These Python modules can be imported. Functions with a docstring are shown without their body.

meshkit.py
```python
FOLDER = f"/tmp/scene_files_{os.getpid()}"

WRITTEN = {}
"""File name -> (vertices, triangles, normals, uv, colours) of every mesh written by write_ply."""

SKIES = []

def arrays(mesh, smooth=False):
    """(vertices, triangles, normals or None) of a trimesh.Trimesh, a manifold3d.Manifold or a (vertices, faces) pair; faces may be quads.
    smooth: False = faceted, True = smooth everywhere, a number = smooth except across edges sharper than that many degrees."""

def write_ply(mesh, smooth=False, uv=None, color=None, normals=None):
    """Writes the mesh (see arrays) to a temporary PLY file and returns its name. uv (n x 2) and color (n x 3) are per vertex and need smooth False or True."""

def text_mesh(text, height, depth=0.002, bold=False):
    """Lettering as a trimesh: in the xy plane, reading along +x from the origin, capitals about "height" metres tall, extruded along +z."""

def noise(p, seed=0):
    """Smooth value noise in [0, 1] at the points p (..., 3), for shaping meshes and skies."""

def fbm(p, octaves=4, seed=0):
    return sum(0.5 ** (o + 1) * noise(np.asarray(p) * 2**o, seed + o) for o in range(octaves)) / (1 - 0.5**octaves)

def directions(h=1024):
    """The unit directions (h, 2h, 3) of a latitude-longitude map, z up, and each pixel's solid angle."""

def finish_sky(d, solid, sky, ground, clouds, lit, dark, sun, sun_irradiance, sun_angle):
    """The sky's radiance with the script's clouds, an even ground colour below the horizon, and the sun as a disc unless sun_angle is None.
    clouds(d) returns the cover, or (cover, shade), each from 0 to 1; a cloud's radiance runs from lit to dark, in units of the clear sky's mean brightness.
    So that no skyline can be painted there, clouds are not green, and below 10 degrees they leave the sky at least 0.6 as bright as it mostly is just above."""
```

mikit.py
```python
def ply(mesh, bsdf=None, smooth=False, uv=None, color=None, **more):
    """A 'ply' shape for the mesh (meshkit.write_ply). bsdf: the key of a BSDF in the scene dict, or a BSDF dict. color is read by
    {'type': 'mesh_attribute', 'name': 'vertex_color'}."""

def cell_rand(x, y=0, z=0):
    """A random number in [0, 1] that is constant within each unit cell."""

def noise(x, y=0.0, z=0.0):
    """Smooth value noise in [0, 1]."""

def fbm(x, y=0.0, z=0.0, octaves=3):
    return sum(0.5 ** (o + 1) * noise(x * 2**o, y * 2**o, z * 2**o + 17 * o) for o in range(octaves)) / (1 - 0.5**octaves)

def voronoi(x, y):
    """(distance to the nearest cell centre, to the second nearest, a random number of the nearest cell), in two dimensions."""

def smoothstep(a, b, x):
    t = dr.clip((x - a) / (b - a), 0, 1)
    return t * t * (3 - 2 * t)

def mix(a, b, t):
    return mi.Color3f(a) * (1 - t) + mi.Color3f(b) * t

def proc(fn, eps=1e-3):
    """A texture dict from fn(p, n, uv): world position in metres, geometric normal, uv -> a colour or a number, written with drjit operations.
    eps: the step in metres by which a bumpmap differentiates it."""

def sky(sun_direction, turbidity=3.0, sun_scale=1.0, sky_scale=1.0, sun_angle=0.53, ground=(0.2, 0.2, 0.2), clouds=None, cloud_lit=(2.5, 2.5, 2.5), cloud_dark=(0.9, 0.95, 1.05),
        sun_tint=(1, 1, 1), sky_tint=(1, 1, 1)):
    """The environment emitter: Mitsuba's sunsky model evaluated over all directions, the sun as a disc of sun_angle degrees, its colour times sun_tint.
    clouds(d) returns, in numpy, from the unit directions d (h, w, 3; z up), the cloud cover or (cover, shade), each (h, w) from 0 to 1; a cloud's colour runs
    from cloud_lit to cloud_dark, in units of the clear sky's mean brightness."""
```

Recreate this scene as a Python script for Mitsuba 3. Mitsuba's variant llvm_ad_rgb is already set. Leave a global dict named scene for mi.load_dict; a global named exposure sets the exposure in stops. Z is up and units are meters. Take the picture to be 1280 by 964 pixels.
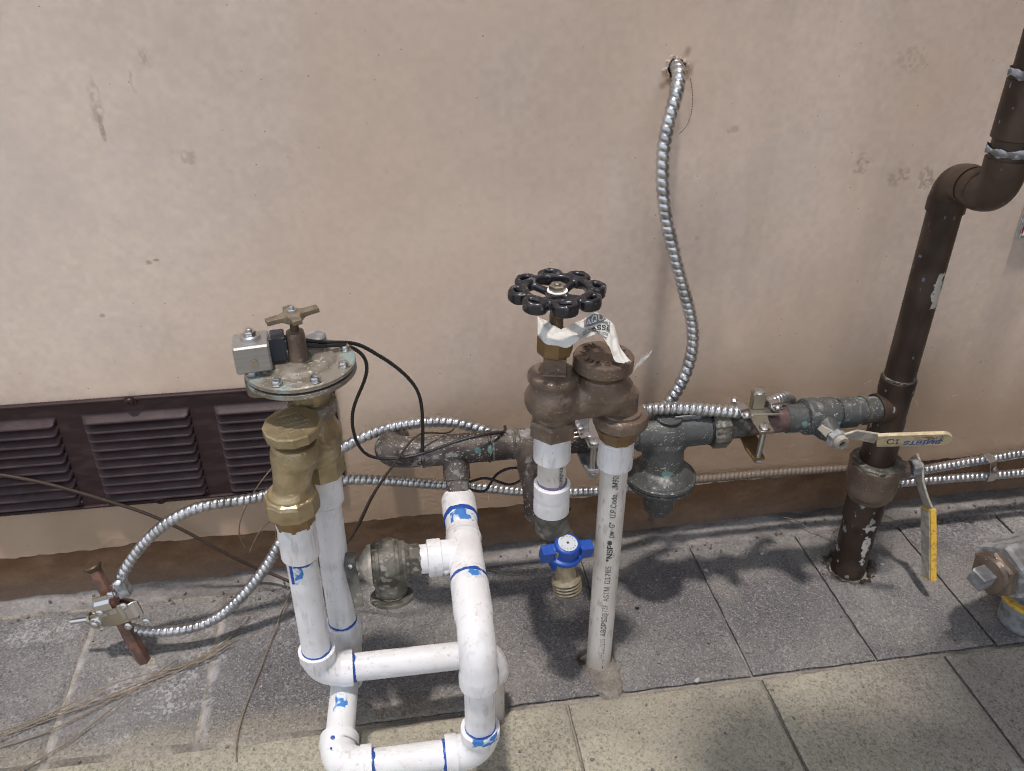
import math, random
import numpy as np, trimesh, mitsuba as mi, drjit as dr
import shapely, shapely.geometry as sg
import meshkit, mikit
from mikit import noise, fbm, voronoi, smoothstep, mix
from mitsuba import ScalarTransform4f as T

random.seed(7)
RNG = np.random.default_rng(7)
scene, labels = {}, {}

# ------------------------------------------------------------------ camera, sky, exposure
EYE = np.array([0.0, -0.80, 0.735])
PITCH, YAW, ROLL = math.radians(30.53), math.radians(8.69), math.radians(0.17)
FWD = np.array([math.sin(YAW) * math.cos(PITCH), math.cos(YAW) * math.cos(PITCH), -math.sin(PITCH)])
_r = np.cross(FWD, [0, 0, 1]); _r /= np.linalg.norm(_r); _u = np.cross(_r, FWD)
UP = -math.sin(ROLL) * _r + math.cos(ROLL) * _u
scene['camera'] = {'type': 'perspective', 'fov': 2 * math.degrees(math.atan(640 / 1040)), 'fov_axis': 'x', 'near_clip': 0.01, 'far_clip': 200.0,
                   'to_world': T().look_at(origin=EYE.tolist(), target=(EYE + FWD).tolist(), up=UP.tolist())}
scene['sky'] = mikit.sky([-0.08, -0.14, 1.0], turbidity=3, sun_scale=0.37, sun_angle=3.4, clouds=lambda d: 1.0, sky_scale=1.0,
                         cloud_lit=(1.54, 1.66, 1.89), sun_tint=(.95, 1.0, 1.15))
exposure = 2.38


# ------------------------------------------------------------------ materials
def rgb(*c):
    return {'type': 'rgb', 'value': list(c)}


def bsdf(key, color, rough=0.5, metal=0.0, bump=None, scale=0.0, eps=5e-4, **more):
    d = {'type': 'principled', 'base_color': color if isinstance(color, dict) else rgb(*color), 'roughness': rough, 'metallic': metal, **more}
    if bump is not None:
        d = {'type': 'bumpmap', 'arbitrary': mikit.proc(bump, eps), 'scale': scale, 'bsdf': d}
    scene[key] = {'type': 'twosided', 'bsdf': d}


def C(*c):
    return mi.Color3f(*c)


def blob(u, v, cu, cv, ru, rv, w=0.0, k=0.35):
    """A soft spot at (cu, cv); w is a noise that frays its rim."""
    d = dr.sqrt(dr.square((u - cu) / ru) + dr.square((v - cv) / rv)) + w
    return 1 - smoothstep(1 - k, 1 + k, d)


def plaster_color(p, n, uv):
    x, z = p.x, p.z
    big = fbm(x * 5, z * 4, 3.0, 3)
    mid = fbm(x * 17 + 5, z * 12, 1.0, 4)
    fine = fbm(x * 160, z * 160, 0.0, 2)
    c = mix(C(.640, .520, .430), C(.695, .585, .497), smoothstep(.25, .75, big))
    c = mix(c, C(.59, .505, .44), .35 * smoothstep(.50, .75, mid))                          # chalky smears
    c = c * (0.93 + 0.14 * fine)
    fr = (fbm(x * 90, z * 90, 4.0, 2) - .5) * 1.6
    # pale chalky bloom, right of the middle and far left
    pale = dr.maximum(blob(x, z, .43, .43, .10, .09, fr * .5, .8), blob(x, z, -.36, .52, .13, .10, fr * .5, .9))
    c = mix(c, C(.58, .53, .49), .45 * pale * smoothstep(.3, .65, mid))
    # brown dust washed down along the foot of the wall
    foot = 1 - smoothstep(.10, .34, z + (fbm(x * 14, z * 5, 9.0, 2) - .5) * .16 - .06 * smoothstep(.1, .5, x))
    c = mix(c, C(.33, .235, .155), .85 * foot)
    streak = smoothstep(.52, .72, fbm(x * 34, z * 3.5, 6.0, 3)) * smoothstep(.05, .4, x)
    c = mix(c, C(.42, .345, .285), .14 * streak)
    # stains with shapes of their own
    s = dr.maximum(.6 * blob(x, z, -.248, .574, .0055, .015, fr, .5), blob(x, z, -.2475, .556, .0022, .013, fr * .4))
    s = dr.maximum(s, dr.maximum(.6 * blob(x, z, -.2, .613, .005, .009, fr, .5), .7 * blob(x, z, -.213, .597, .0022, .010, fr, .5)))
    s = dr.maximum(s, dr.maximum(.9 * blob(x, z, -.187, .532, .005, .003, fr, .5), blob(x, z, -.179, .525, .008, .005, fr) * .5))
    s = dr.maximum(s, dr.maximum(blob(x, z, -.236, .427, .0045, .0022, fr), blob(x, z, -.228, .429, .003, .0014, fr)))
    s = dr.maximum(s, dr.maximum(blob(x, z, -.29, .374, .004, .003, fr), blob(x, z, .710, .242, .008, .003, fr)))
    s = dr.maximum(s, dr.maximum(blob(x, z, .319, .42, .004, .006, fr * 1.5, .6), blob(x, z, .345, .535, .006, .003, fr * 1.6, .6)) * .6)
    c = mix(c, C(.27, .205, .145), .60 * s * smoothstep(.30, .62, fbm(x * 260, z * 170, 2.0, 3)))
    # rusty ring of broken stucco round the conduit
    c = mix(c, C(.25, .155, .10), .85 * blob(x, z, .281, .592, .0125, .0115, fr * 1.3, .5))
    # pitted patches
    pit = dr.maximum(blob(x, z, .493, .494, .014, .010, fr), dr.maximum(blob(x, z, .537, .480, .011, .011, fr), blob(x, z, .569, .477, .010, .009, fr)))
    pit = dr.maximum(pit, .5 * blob(x, z, .52, .596, .014, .010, fr * 1.6, .6))
    c = mix(c, C(.36, .29, .215), .60 * pit * smoothstep(.40, .62, fbm(x * 300, z * 300, 5.0, 3)))
    # small dark and pale specks
    u, w = x * 24 + .6 * z, z * 24
    iu, iw = dr.floor(u), dr.floor(w)
    ang = mikit.cell_rand(iu, iw, 1) * 3.14
    du, dw = u - iu - .3 - .4 * mikit.cell_rand(iu, iw, 2), w - iw - .3 - .4 * mikit.cell_rand(iu, iw, 3)
    a1, a2 = du * dr.cos(ang) + dw * dr.sin(ang), dw * dr.cos(ang) - du * dr.sin(ang) + .5 * dr.square(du)
    hit = (dr.abs(a1) < .03 + .11 * mikit.cell_rand(iu, iw, 4)) & (dr.abs(a2) < .006 + .009 * mikit.cell_rand(iu, iw, 5)) & (mikit.cell_rand(iu, iw, 6) > .76)
    c = mix(c, C(.72, .65, .58), dr.select(hit, .55, 0.0) * smoothstep(-.35, .05, x))
    hazy = fbm(x * 3.2 + 11, z * 3.6, 8.0, 4)
    c = c * (1 - .13 * smoothstep(.46, .70, hazy)); c = mix(c, C(.62, .47, .355), .35 * smoothstep(.50, .72, fbm(x * 4.5 + 3, z * 3.5 + 5, 2.0, 3)))
    f1, f2, r = voronoi(x * 48, z * 48)
    c = mix(c, C(.16, .12, .09), .8 * dr.select((f1 < .010 + .03 * fine) & (r > .88), 1.0, 0.0))
    g1, g2, q = voronoi(x * 95 + 9.3 + z * 60, z * 60 - x * 22)
    c = mix(c, C(.62, .57, .52), .6 * dr.select((g1 < .05) & (q > .84) & (x > -.12), 1.0, 0.0))
    return c


def plaster_bump(p, n, uv):
    x, z = p.x, p.z
    fr = (fbm(x * 90, z * 90, 4.0, 2) - .5) * 1.6
    pit = dr.maximum(blob(x, z, .493, .494, .014, .010, fr), dr.maximum(blob(x, z, .537, .480, .011, .011, fr), blob(x, z, .569, .477, .010, .009, fr)))
    pit = dr.maximum(pit, blob(x, z, .281, .592, .015, .014, fr))
    rough = .45 + 1.2 * pit + 1.2 * (1 - smoothstep(.1, .3, z))
    return 1.0 * fbm(x * 7, z * 7, 2.0, 2) + .35 * fbm(x * 50, z * 50, 2.0, 2) + .05 * fbm(x * 9 + z * 4, z * 11 - x * 6, 7.0, 3) + rough * .34 * fbm(x * 420, z * 420, p.y * 330, 3) - 0.35 * pit


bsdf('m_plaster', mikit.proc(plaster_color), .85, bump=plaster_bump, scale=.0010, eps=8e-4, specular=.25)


def brown_color(p, n, uv):
    a = fbm(p.x * 30, p.z * 60, p.y * 30, 3)
    c = mix(C(.160, .090, .050), C(.225, .140, .085), smoothstep(.3, .7, a))
    dust = (1 - smoothstep(.0, .05, p.z + (a - .5) * .05))
    return mix(c, C(.20, .165, .14), .5 * dust) * (.88 + .24 * fbm(p.x * 300, p.z * 300, 0.0, 2))


bsdf('m_brown', mikit.proc(brown_color), .8, bump=lambda p, n, uv: fbm(p.x * 60, p.z * 160, p.y * 60, 3) + .4 * fbm(p.x * 380, p.z * 380, 0.0, 2), scale=.0012, specular=.25)


def white_mask(p):
    """Lime bloom on the paving, mostly at the left."""
    x, y = p.x, p.y
    w = (fbm(x * 60, y * 60, 2.0, 3) - .5) * 2.2
    m = blob(x, y, -.43, -.045, .032, .018, w, .5)
    m = dr.maximum(m, blob(x, y, -.285, -.145, .040, .022, w * 1.3, .5))
    m = dr.maximum(m, blob(x, y, -.262, -.172, .045, .006, w, .6))
    m = dr.maximum(m, blob(x, y, -.237, -.103, .018, .014, w * 1.2, .6))
    m = dr.maximum(m, blob(x, y, -.26, -.07, .05, .006, w * 1.6, .5) * .7)
    m = dr.maximum(m, blob(x, y, -.31, -.205, .012, .009, w, .5))
    m = dr.maximum(m, blob(x, y, -.16, -.07, .03, .02, w * 1.5, .6) * .6)
    m = dr.maximum(m, blob(x, y, .80, -.03, .10, .05, w * 1.2, .7) * .7)
    j1 = (1 - smoothstep(.002, .009, dr.abs(x + .2285))) * (1 - smoothstep(-.07, -.04, y)) * smoothstep(-.26, -.2, y)
    j2 = (1 - smoothstep(.002, .007, dr.abs(x + .3755))) * .75
    j3 = (1 - smoothstep(.002, .014, dr.abs(x - .355))) * .30
    jj = .75 * dr.maximum(dr.maximum(j1, j2), j3) * smoothstep(.30, .75, fbm(x * 140, y * 60, 5.0, 2))
    return dr.minimum(dr.maximum(m * smoothstep(.38, .74, fbm(x * 380, y * 380, 1.0, 3)), jj), 1.0)


def paver_color(p, n, uv):
    x, y = p.x, p.y
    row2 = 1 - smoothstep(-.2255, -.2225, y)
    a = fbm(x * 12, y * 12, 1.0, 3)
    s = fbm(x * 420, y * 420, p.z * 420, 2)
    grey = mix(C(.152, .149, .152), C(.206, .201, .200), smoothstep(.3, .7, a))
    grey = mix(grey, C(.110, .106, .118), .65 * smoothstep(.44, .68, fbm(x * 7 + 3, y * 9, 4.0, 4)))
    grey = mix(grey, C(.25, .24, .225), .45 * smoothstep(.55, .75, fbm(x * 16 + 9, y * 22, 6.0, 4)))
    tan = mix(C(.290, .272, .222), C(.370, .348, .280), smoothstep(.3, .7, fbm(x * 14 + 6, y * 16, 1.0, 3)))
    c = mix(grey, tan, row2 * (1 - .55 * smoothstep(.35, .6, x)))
    # sandy wash over the edge of the first row, at the left
    edge = (1 - smoothstep(-.222, -.19, y + (a - .5) * .05)) * (1 - row2) * (1 - smoothstep(.0, .1, x))
    c = mix(c, C(.28, .255, .20), .6 * edge)
    k = .17 + .10 * row2
    c = c * (1 - k + 2 * k * s)
    c = c * (1 - .30 * smoothstep(.54, .72, fbm(x * 560 + 7, y * 560, p.z * 300, 2)))
    c = mix(c, C(.40, .40, .38), .34 * smoothstep(.62, .80, noise(x * 700, y * 700, 3.0)))
    h1, h2, q = voronoi(x * 95 + 3, y * 95)
    c = mix(c, C(.50, .48, .46), .7 * dr.select((h1 < .03 + .05 * s) & (q > .90), 1.0, 0.0))
    soil = dr.maximum(blob(x, y, .544, -.078, .034, .030, (fbm(x * 150, y * 150, 0.0, 2) - .5) * .6, .15), blob(x, y, .190, -.176, .021, .018, 0.0, .15))
    c = mix(c, C(.055, .042, .035), .9 * soil)
    return mix(c, C(.46, .46, .48), .58 * white_mask(p))


def paver_bump(p, n, uv):
    x, y = p.x, p.y
    return 1.2 * fbm(x * 520, y * 520, p.z * 330, 3) + .7 * fbm(x * 45, y * 45, 0.0, 2) - .35 * smoothstep(.54, .72, fbm(x * 560 + 7, y * 560, p.z * 300, 2))


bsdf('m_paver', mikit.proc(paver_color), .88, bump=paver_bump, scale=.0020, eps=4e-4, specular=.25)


def sand_color(p, n, uv):
    s = fbm(p.x * 500, p.y * 500, p.z * 500, 2)
    c = mix(C(.15, .14, .125), C(.27, .25, .22), smoothstep(.3, .7, fbm(p.x * 30, p.y * 30, 0.0, 2)))
    return mix(c * (.6 + .8 * s), C(.46, .45, .45), .7 * white_mask(p))


bsdf('m_sand', mikit.proc(sand_color), .95, bump=lambda p, n, uv: fbm(p.x * 420, p.y * 420, p.z * 420, 3), scale=.0018, eps=4e-4, specular=.2)


def strip_color(p, n, uv):
    s = fbm(p.x * 420, p.y * 420, p.z * 420, 2)
    c = mix(C(.165, .155, .15), C(.26, .25, .245), smoothstep(.3, .7, fbm(p.x * 24, p.y * 50, 0.0, 3)))
    return c * (.7 + .6 * s)


bsdf('m_mortar', mikit.proc(strip_color), .92, bump=lambda p, n, uv: fbm(p.x * 330, p.y * 330, p.z * 330, 3) + .8 * fbm(p.x * 60, p.y * 60, 0.0, 2), scale=.0016, eps=4e-4, specular=.2)


def pvc_color(p, n, uv):
    a = fbm(p.x * 40, p.y * 40, p.z * 40, 3)
    c = mix(C(.715, .73, .755), C(.63, .64, .655), smoothstep(.45, .72, a))
    sc = fbm(p.x * 260, p.y * 260, p.z * 120, 2)
    c = mix(c, C(.50, .48, .45), .35 * smoothstep(.66, .80, sc))
    f1, f2, r = voronoi(p.x * 120 + p.y * 70, p.z * 120 + p.y * 90)
    c = mix(c, C(.30, .27, .24), .7 * dr.select((f1 < .06) & (r > .85), 1.0, 0.0))
    scuff = smoothstep(.60, .74, fbm(p.x * 330, p.y * 330, p.z * 45, 2)) * smoothstep(.45, .62, fbm(p.x * 34, p.y * 34 + 5, p.z * 34, 2))
    c = mix(c, C(.38, .365, .34), .40 * scuff)
    c = mix(c, C(.55, .53, .49), .18 * smoothstep(.56, .74, fbm(p.x * 62 + 3, p.y * 62, p.z * 30, 3)))
    return mix(c, C(.50, .48, .44), .35 * (1 - smoothstep(.03, .10, p.z + (a - .5) * .08)))


bsdf('m_pvc', mikit.proc(pvc_color), .27, bump=lambda p, n, uv: fbm(p.x * 90, p.y * 90, p.z * 90, 2), scale=.0004, specular=.45)


def oldpvc_color(p, n, uv):
    a = fbm(p.x * 60, p.y * 60, p.z * 25, 3)
    c = mix(C(.62, .60, .57), C(.53, .51, .475), smoothstep(.4, .7, a))
    c = mix(c, C(.34, .29, .24), .6 * smoothstep(.62, .8, fbm(p.x * 330, p.y * 330, p.z * 90, 2)))
    return mix(c, C(.40, .36, .31), .7 * (1 - smoothstep(.0, .035, p.z + (a - .5) * .03)))


bsdf('m_oldpvc', mikit.proc(oldpvc_color), .45, specular=.4)


def copper_color(p, n, uv):
    """Main line: old copper pipe under chalky splashes of paint and lime."""
    x, y, z = p.x * 1.0, p.y, p.z
    a = fbm(x * 45, y * 45, z * 45, 3)
    c = mix(C(.042, .032, .028), C(.092, .080, .072), smoothstep(.35, .65, a))
    c = mix(c, C(.070, .080, .082), .8 * smoothstep(.14, .24, x) * (1 - smoothstep(.53, .56, x)))          # greyer to the right
    w = fbm(x * 150, y * 150, z * 150, 2)
    c = mix(c, C(.27, .268, .262), .75 * smoothstep(.54, .72, w) * smoothstep(.40, .66, fbm(x * 26 + 4, y * 26, z * 26, 3)))
    q = fbm(x * 640, y * 640, z * 640, 2)
    c = mix(c, C(.46, .45, .43), .75 * smoothstep(.66, .76, q) * smoothstep(.35, .6, fbm(x * 50, y * 50 + 3, z * 50, 2)))
    t = fbm(x * 70 + 8, y * 70, z * 70, 2)
    return mix(c, C(.16, .34, .32), .6 * smoothstep(.79, .84, t))


bsdf('m_copper', mikit.proc(copper_color), .5, .15, bump=lambda p, n, uv: fbm(p.x * 160, p.y * 160, p.z * 160, 3), scale=.0010, specular=.5)


def riser_color(p, n, uv):
    x, y, z = p.x, p.y, p.z
    a = fbm(x * 40, y * 40, z * 18, 3)
    c = mix(C(.028, .0185, .0140), C(.060, .042, .032), smoothstep(.35, .65, a))
    w = fbm(x * 120, y * 120, z * 60, 3)
    low = (1 - smoothstep(.12, .40, z)) * .05
    c = mix(c, C(.33, .33, .33), .8 * smoothstep(.77 - low * 2, .84 - low * 2, w))
    bl = fbm(x * 200 + 7, y * 200, z * 90, 2)
    c = mix(c, C(.20, .24, .32), .5 * smoothstep(.80, .87, bl))
    # a long flake of bare, chalky paint
    fr = (fbm(x * 200, z * 200, 3.0, 2) - .5) * 2.0
    c = mix(c, C(.50, .49, .44), .95 * dr.select(y < -.086, blob(x, z, .5475, .383, .0055, .018, fr, .12), 0.0))
    c = mix(c, C(.50, .48, .46), .9 * dr.select(y < -.086, dr.maximum(blob(x, z, .543, .079, .006, .007, fr, .12), blob(x, z, .545, .045, .004, .018, fr, .12)), 0.0))
    return c


bsdf('m_riser', mikit.proc(riser_color), .40, 0.0, bump=lambda p, n, uv: fbm(p.x * 140, p.y * 140, p.z * 70, 3), scale=.0008, specular=.32)


def bronze_color(p, n, uv):
    x, y, z = p.x, p.y, p.z
    a = fbm(x * 60, y * 60, z * 60, 3)
    c = mix(C(.145, .108, .083), C(.190, .148, .116), smoothstep(.35, .65, a))
    sp = fbm(x * 430, y * 430, z * 430, 2)
    c = mix(c, C(.32, .28, .235), .35 * smoothstep(.62, .76, sp) * smoothstep(.45, .65, fbm(x * 35, y * 35, z * 35, 2)))
    c = mix(c, C(.60, .56, .50), .8 * smoothstep(.84, .88, fbm(x * 330 + 3, y * 330, z * 330, 2)))
    return c


bsdf('m_bronze', mikit.proc(bronze_color), .36, .35, bump=lambda p, n, uv: fbm(p.x * 420, p.y * 420, p.z * 420, 2), scale=.0007, eps=4e-4, specular=.5)


def brass_color(p, n, uv):
    a = fbm(p.x * 80, p.y * 80, p.z * 80, 3)
    c = mix(C(.31, .250, .145), C(.42, .345, .210), smoothstep(.25, .75, a))
    return mix(c, C(.30, .26, .20), .35 * smoothstep(.56, .75, fbm(p.x * 420, p.y * 300, p.z * 300, 2)))


bsdf('m_brass', mikit.proc(brass_color), .33, .62, bump=lambda p, n, uv: fbm(p.x * 520, p.y * 520, p.z * 520, 2), scale=.0006, eps=3e-4)


def cover_color(p, n, uv):
    """Diaphragm cover: dull grey-brown bronze with verdigris at the left and right bolts."""
    x, y, z = p.x, p.y, p.z
    a = fbm(x * 70, y * 70, z * 70, 3)
    c = mix(C(.165, .148, .118), C(.25, .228, .19), smoothstep(.35, .65, a))
    fr = (fbm(x * 160, y * 160, z * 160, 2) - .5) * 1.6
    v = dr.maximum(blob(x, y, -.114, -.2165, .008, .009, fr, .4), dr.maximum(blob(x, y, -.041, -.2, .006, .010, fr, .4), blob(x, y, -.088, -.238, .008, .004, fr, .4) * .7))
    c = mix(c, C(.27, .37, .37), .75 * v)
    c = mix(c, C(.45, .44, .40), .7 * smoothstep(.66, .76, fbm(x * 420, y * 420, z * 420, 2)))
    return c


bsdf('m_cover', mikit.proc(cover_color), .5, .25, bump=lambda p, n, uv: fbm(p.x * 420, p.y * 420, p.z * 420, 2), scale=.0007, eps=4e-4, specular=.4)


def crust_color(p, n, uv):
    """Lime-crusted grey bronze."""
    x, y, z = p.x, p.y, p.z
    a = fbm(x * 90, y * 90, z * 90, 3)
    c = mix(C(.070, .068, .056), C(.140, .134, .115), smoothstep(.35, .65, a))
    c = mix(c, C(.36, .35, .32), .55 * smoothstep(.54, .74, fbm(x * 260, y * 260, z * 260, 2)) * smoothstep(.38, .6, fbm(x * 60, y * 60, z * 60, 2)))
    return c


bsdf('m_crust', mikit.proc(crust_color), .55, .2, bump=lambda p, n, uv: fbm(p.x * 300, p.y * 300, p.z * 300, 3), scale=.0011, eps=4e-4, specular=.4)

zinc_noise = lambda p, n, uv: mix(mix(C(.62, .64, .66), C(.42, .435, .45), smoothstep(.42, .68, fbm(p.x * 90, p.y * 90, p.z * 90, 3))), C(.28, .26, .24), .45 * smoothstep(.62, .78, fbm(p.x * 28, p.y * 28, p.z * 28, 3)))
bsdf('m_conduit', mikit.proc(zinc_noise), .27, .92)
bsdf('m_zinc', (.66, .67, .69), .22, 1.0)
bsdf('m_dustymetal', (.17, .14, .115), .6, .25)
bsdf('m_chromate', (.42, .39, .32), .30, .9)
bsdf('m_dullbrass', mikit.proc(lambda p, n, uv: mix(C(.20, .125, .055), C(.27, .185, .095), fbm(p.x * 120, p.y * 120, p.z * 120, 2))), .42, .55)
bsdf('m_stem', (.105, .072, .045), .42, .5)
bsdf('m_enamel', mikit.proc(lambda p, n, uv: mix(C(.012, .013, .018), C(.10, .10, .11), smoothstep(.66, .78, fbm(p.x * 260, p.y * 260, p.z * 260, 2)))), .26,
     bump=lambda p, n, uv: fbm(p.x * 150, p.y * 150, p.z * 150, 2), scale=.0005, specular=.55, clearcoat=.5, clearcoat_gloss=.85)
bsdf('m_vent', mikit.proc(lambda p, n, uv: mix(C(.030, .0145, .0170), C(.048, .027, .030), smoothstep(.4, .75, fbm(p.x * 50, p.y * 50, p.z * 120, 3)))), .42, specular=.35)
bsdf('m_dark', (.012, .010, .009), .8)
bsdf('m_rubber', (.016, .016, .018), .45)
bsdf('m_brownwire', (.045, .030, .022), .6)
bsdf('m_blue', (.012, .065, .33), .33, specular=.5)
bsdf('m_cement', (.02, .075, .33), .35, specular=.5)
bsdf('m_smear', mikit.proc(lambda p, n, uv: mix(C(.05, .19, .52), C(.60, .66, .72), smoothstep(.46, .58, fbm(p.x * 160, p.y * 160, p.z * 160, 2)))), .4)
bsdf('m_primer', (.14, .12, .22), .4)
bsdf('m_yellow', mikit.proc(lambda p, n, uv: mix(C(.66, .42, .06), C(.40, .27, .08), smoothstep(.55, .7, fbm(p.x * 300, p.y * 300, p.z * 300, 2)))), .5)
bsdf('m_worn', mikit.proc(lambda p, n, uv: mix(C(.50, .42, .26), C(.38, .32, .21), smoothstep(.45, .65, fbm(p.x * 160, p.y * 160, p.z * 160, 2)))), .5)
bsdf('m_paleplate', mikit.proc(lambda p, n, uv: mix(C(.42, .39, .33), C(.30, .28, .25), smoothstep(.45, .65, fbm(p.x * 160, p.y * 160, p.z * 160, 2)))), .5, .1)
bsdf('m_ink', (.035, .035, .04), .6)
bsdf('m_paper', mikit.proc(lambda p, n, uv: mix(C(.66, .655, .62), C(.50, .485, .44), smoothstep(.5, .72, fbm(p.x * 120, p.y * 120, p.z * 120, 3)))), .7)
bsdf('m_tagprint', (.20, .205, .22), .7)
bsdf('m_white', (.74, .74, .72), .5)
bsdf('m_barecopper', mikit.proc(lambda p, n, uv: mix(C(.235, .125, .092), C(.13, .085, .070), smoothstep(.42, .62, fbm(p.x * 130, p.y * 130, p.z * 60, 3)))), .42, .45)
bsdf('m_brightcopper', (.80, .42, .30), .28, 1.0)
bsdf('m_straw', mikit.proc(lambda p, n, uv: mix(C(.135, .100, .068), C(.27, .215, .150), fbm(p.x * 60, p.y * 60, p.z * 60, 2))), .6)
bsdf('m_galv', mikit.proc(lambda p, n, uv: mix(C(.36, .375, .39), C(.21, .215, .22), smoothstep(.4, .65, fbm(p.x * 110, p.y * 110, p.z * 110, 3)))), .5, .35,
     bump=lambda p, n, uv: fbm(p.x * 260, p.y * 260, p.z * 260, 2), scale=.0008)
bsdf('m_solenoid', mikit.proc(lambda p, n, uv: mix(C(.40, .395, .385), C(.30, .295, .29), fbm(p.x * 40, p.y * 40, p.z * 500, 2))), .36, .6)
bsdf('m_tan', mikit.proc(lambda p, n, uv: mix(C(.185, .150, .105), C(.13, .105, .078), smoothstep(.4, .65, fbm(p.x * 160, p.y * 160, p.z * 160, 2)))), .5, .2)
bsdf('m_chip', (.34, .335, .33), .8)
bsdf('m_purplecopper', mikit.proc(lambda p, n, uv: mix(C(.115, .075, .072), C(.21, .17, .165), smoothstep(.45, .72, fbm(p.x * 110, p.y * 110, p.z * 110, 3)))), .4, .3)
bsdf('m_soil', (.045, .036, .031), .9)
bsdf('m_spout', mikit.proc(lambda p, n, uv: mix(C(.40, .35, .25), C(.27, .235, .17), smoothstep(.4, .7, fbm(p.x * 160, p.y * 160, p.z * 160, 3)))), .36, .5)
bsdf('m_leaf', (.055, .10, .035), .5)
bsdf('m_bluewhite', mikit.proc(lambda p, n, uv: mix(C(.30, .325, .36), C(.10, .10, .105), smoothstep(.36, .62, fbm(p.x * 200, p.y * 200, p.z * 200, 3)))), .6)
bsdf('m_dial', (.50, .54, .58), .35)
bsdf('m_red', (.30, .02, .025), .4)
bsdf('m_terminal', (.022, .028, .042), .4)


# ------------------------------------------------------------------ mesh helpers
def V(*a):
    return np.array(a, float)


def unit(v):
    v = np.asarray(v, float); return v / np.linalg.norm(v)


def frame(axis):
    z = unit(axis)
    x = np.cross([0, 1, 0] if abs(z[1]) < .9 else [1, 0, 0], z); x = unit(x)
    return np.stack([x, np.cross(z, x), z], 1)


def put(mesh, pos, axis=(0, 0, 1), spin=0.0, x=None):
    """Moves the mesh (built round +z) to pos with its z along axis."""
    R = frame(axis)
    if x is not None:
        z = unit(axis); xx = unit(np.asarray(x, float) - z * np.dot(x, z)); R = np.stack([xx, np.cross(z, xx), z], 1)
    c, s = math.cos(spin), math.sin(spin)
    R = R @ np.array([[c, -s, 0], [s, c, 0], [0, 0, 1]])
    m = mesh.copy(); m.vertices = np.asarray(m.vertices) @ R.T + np.asarray(pos, float)
    return m


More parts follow.
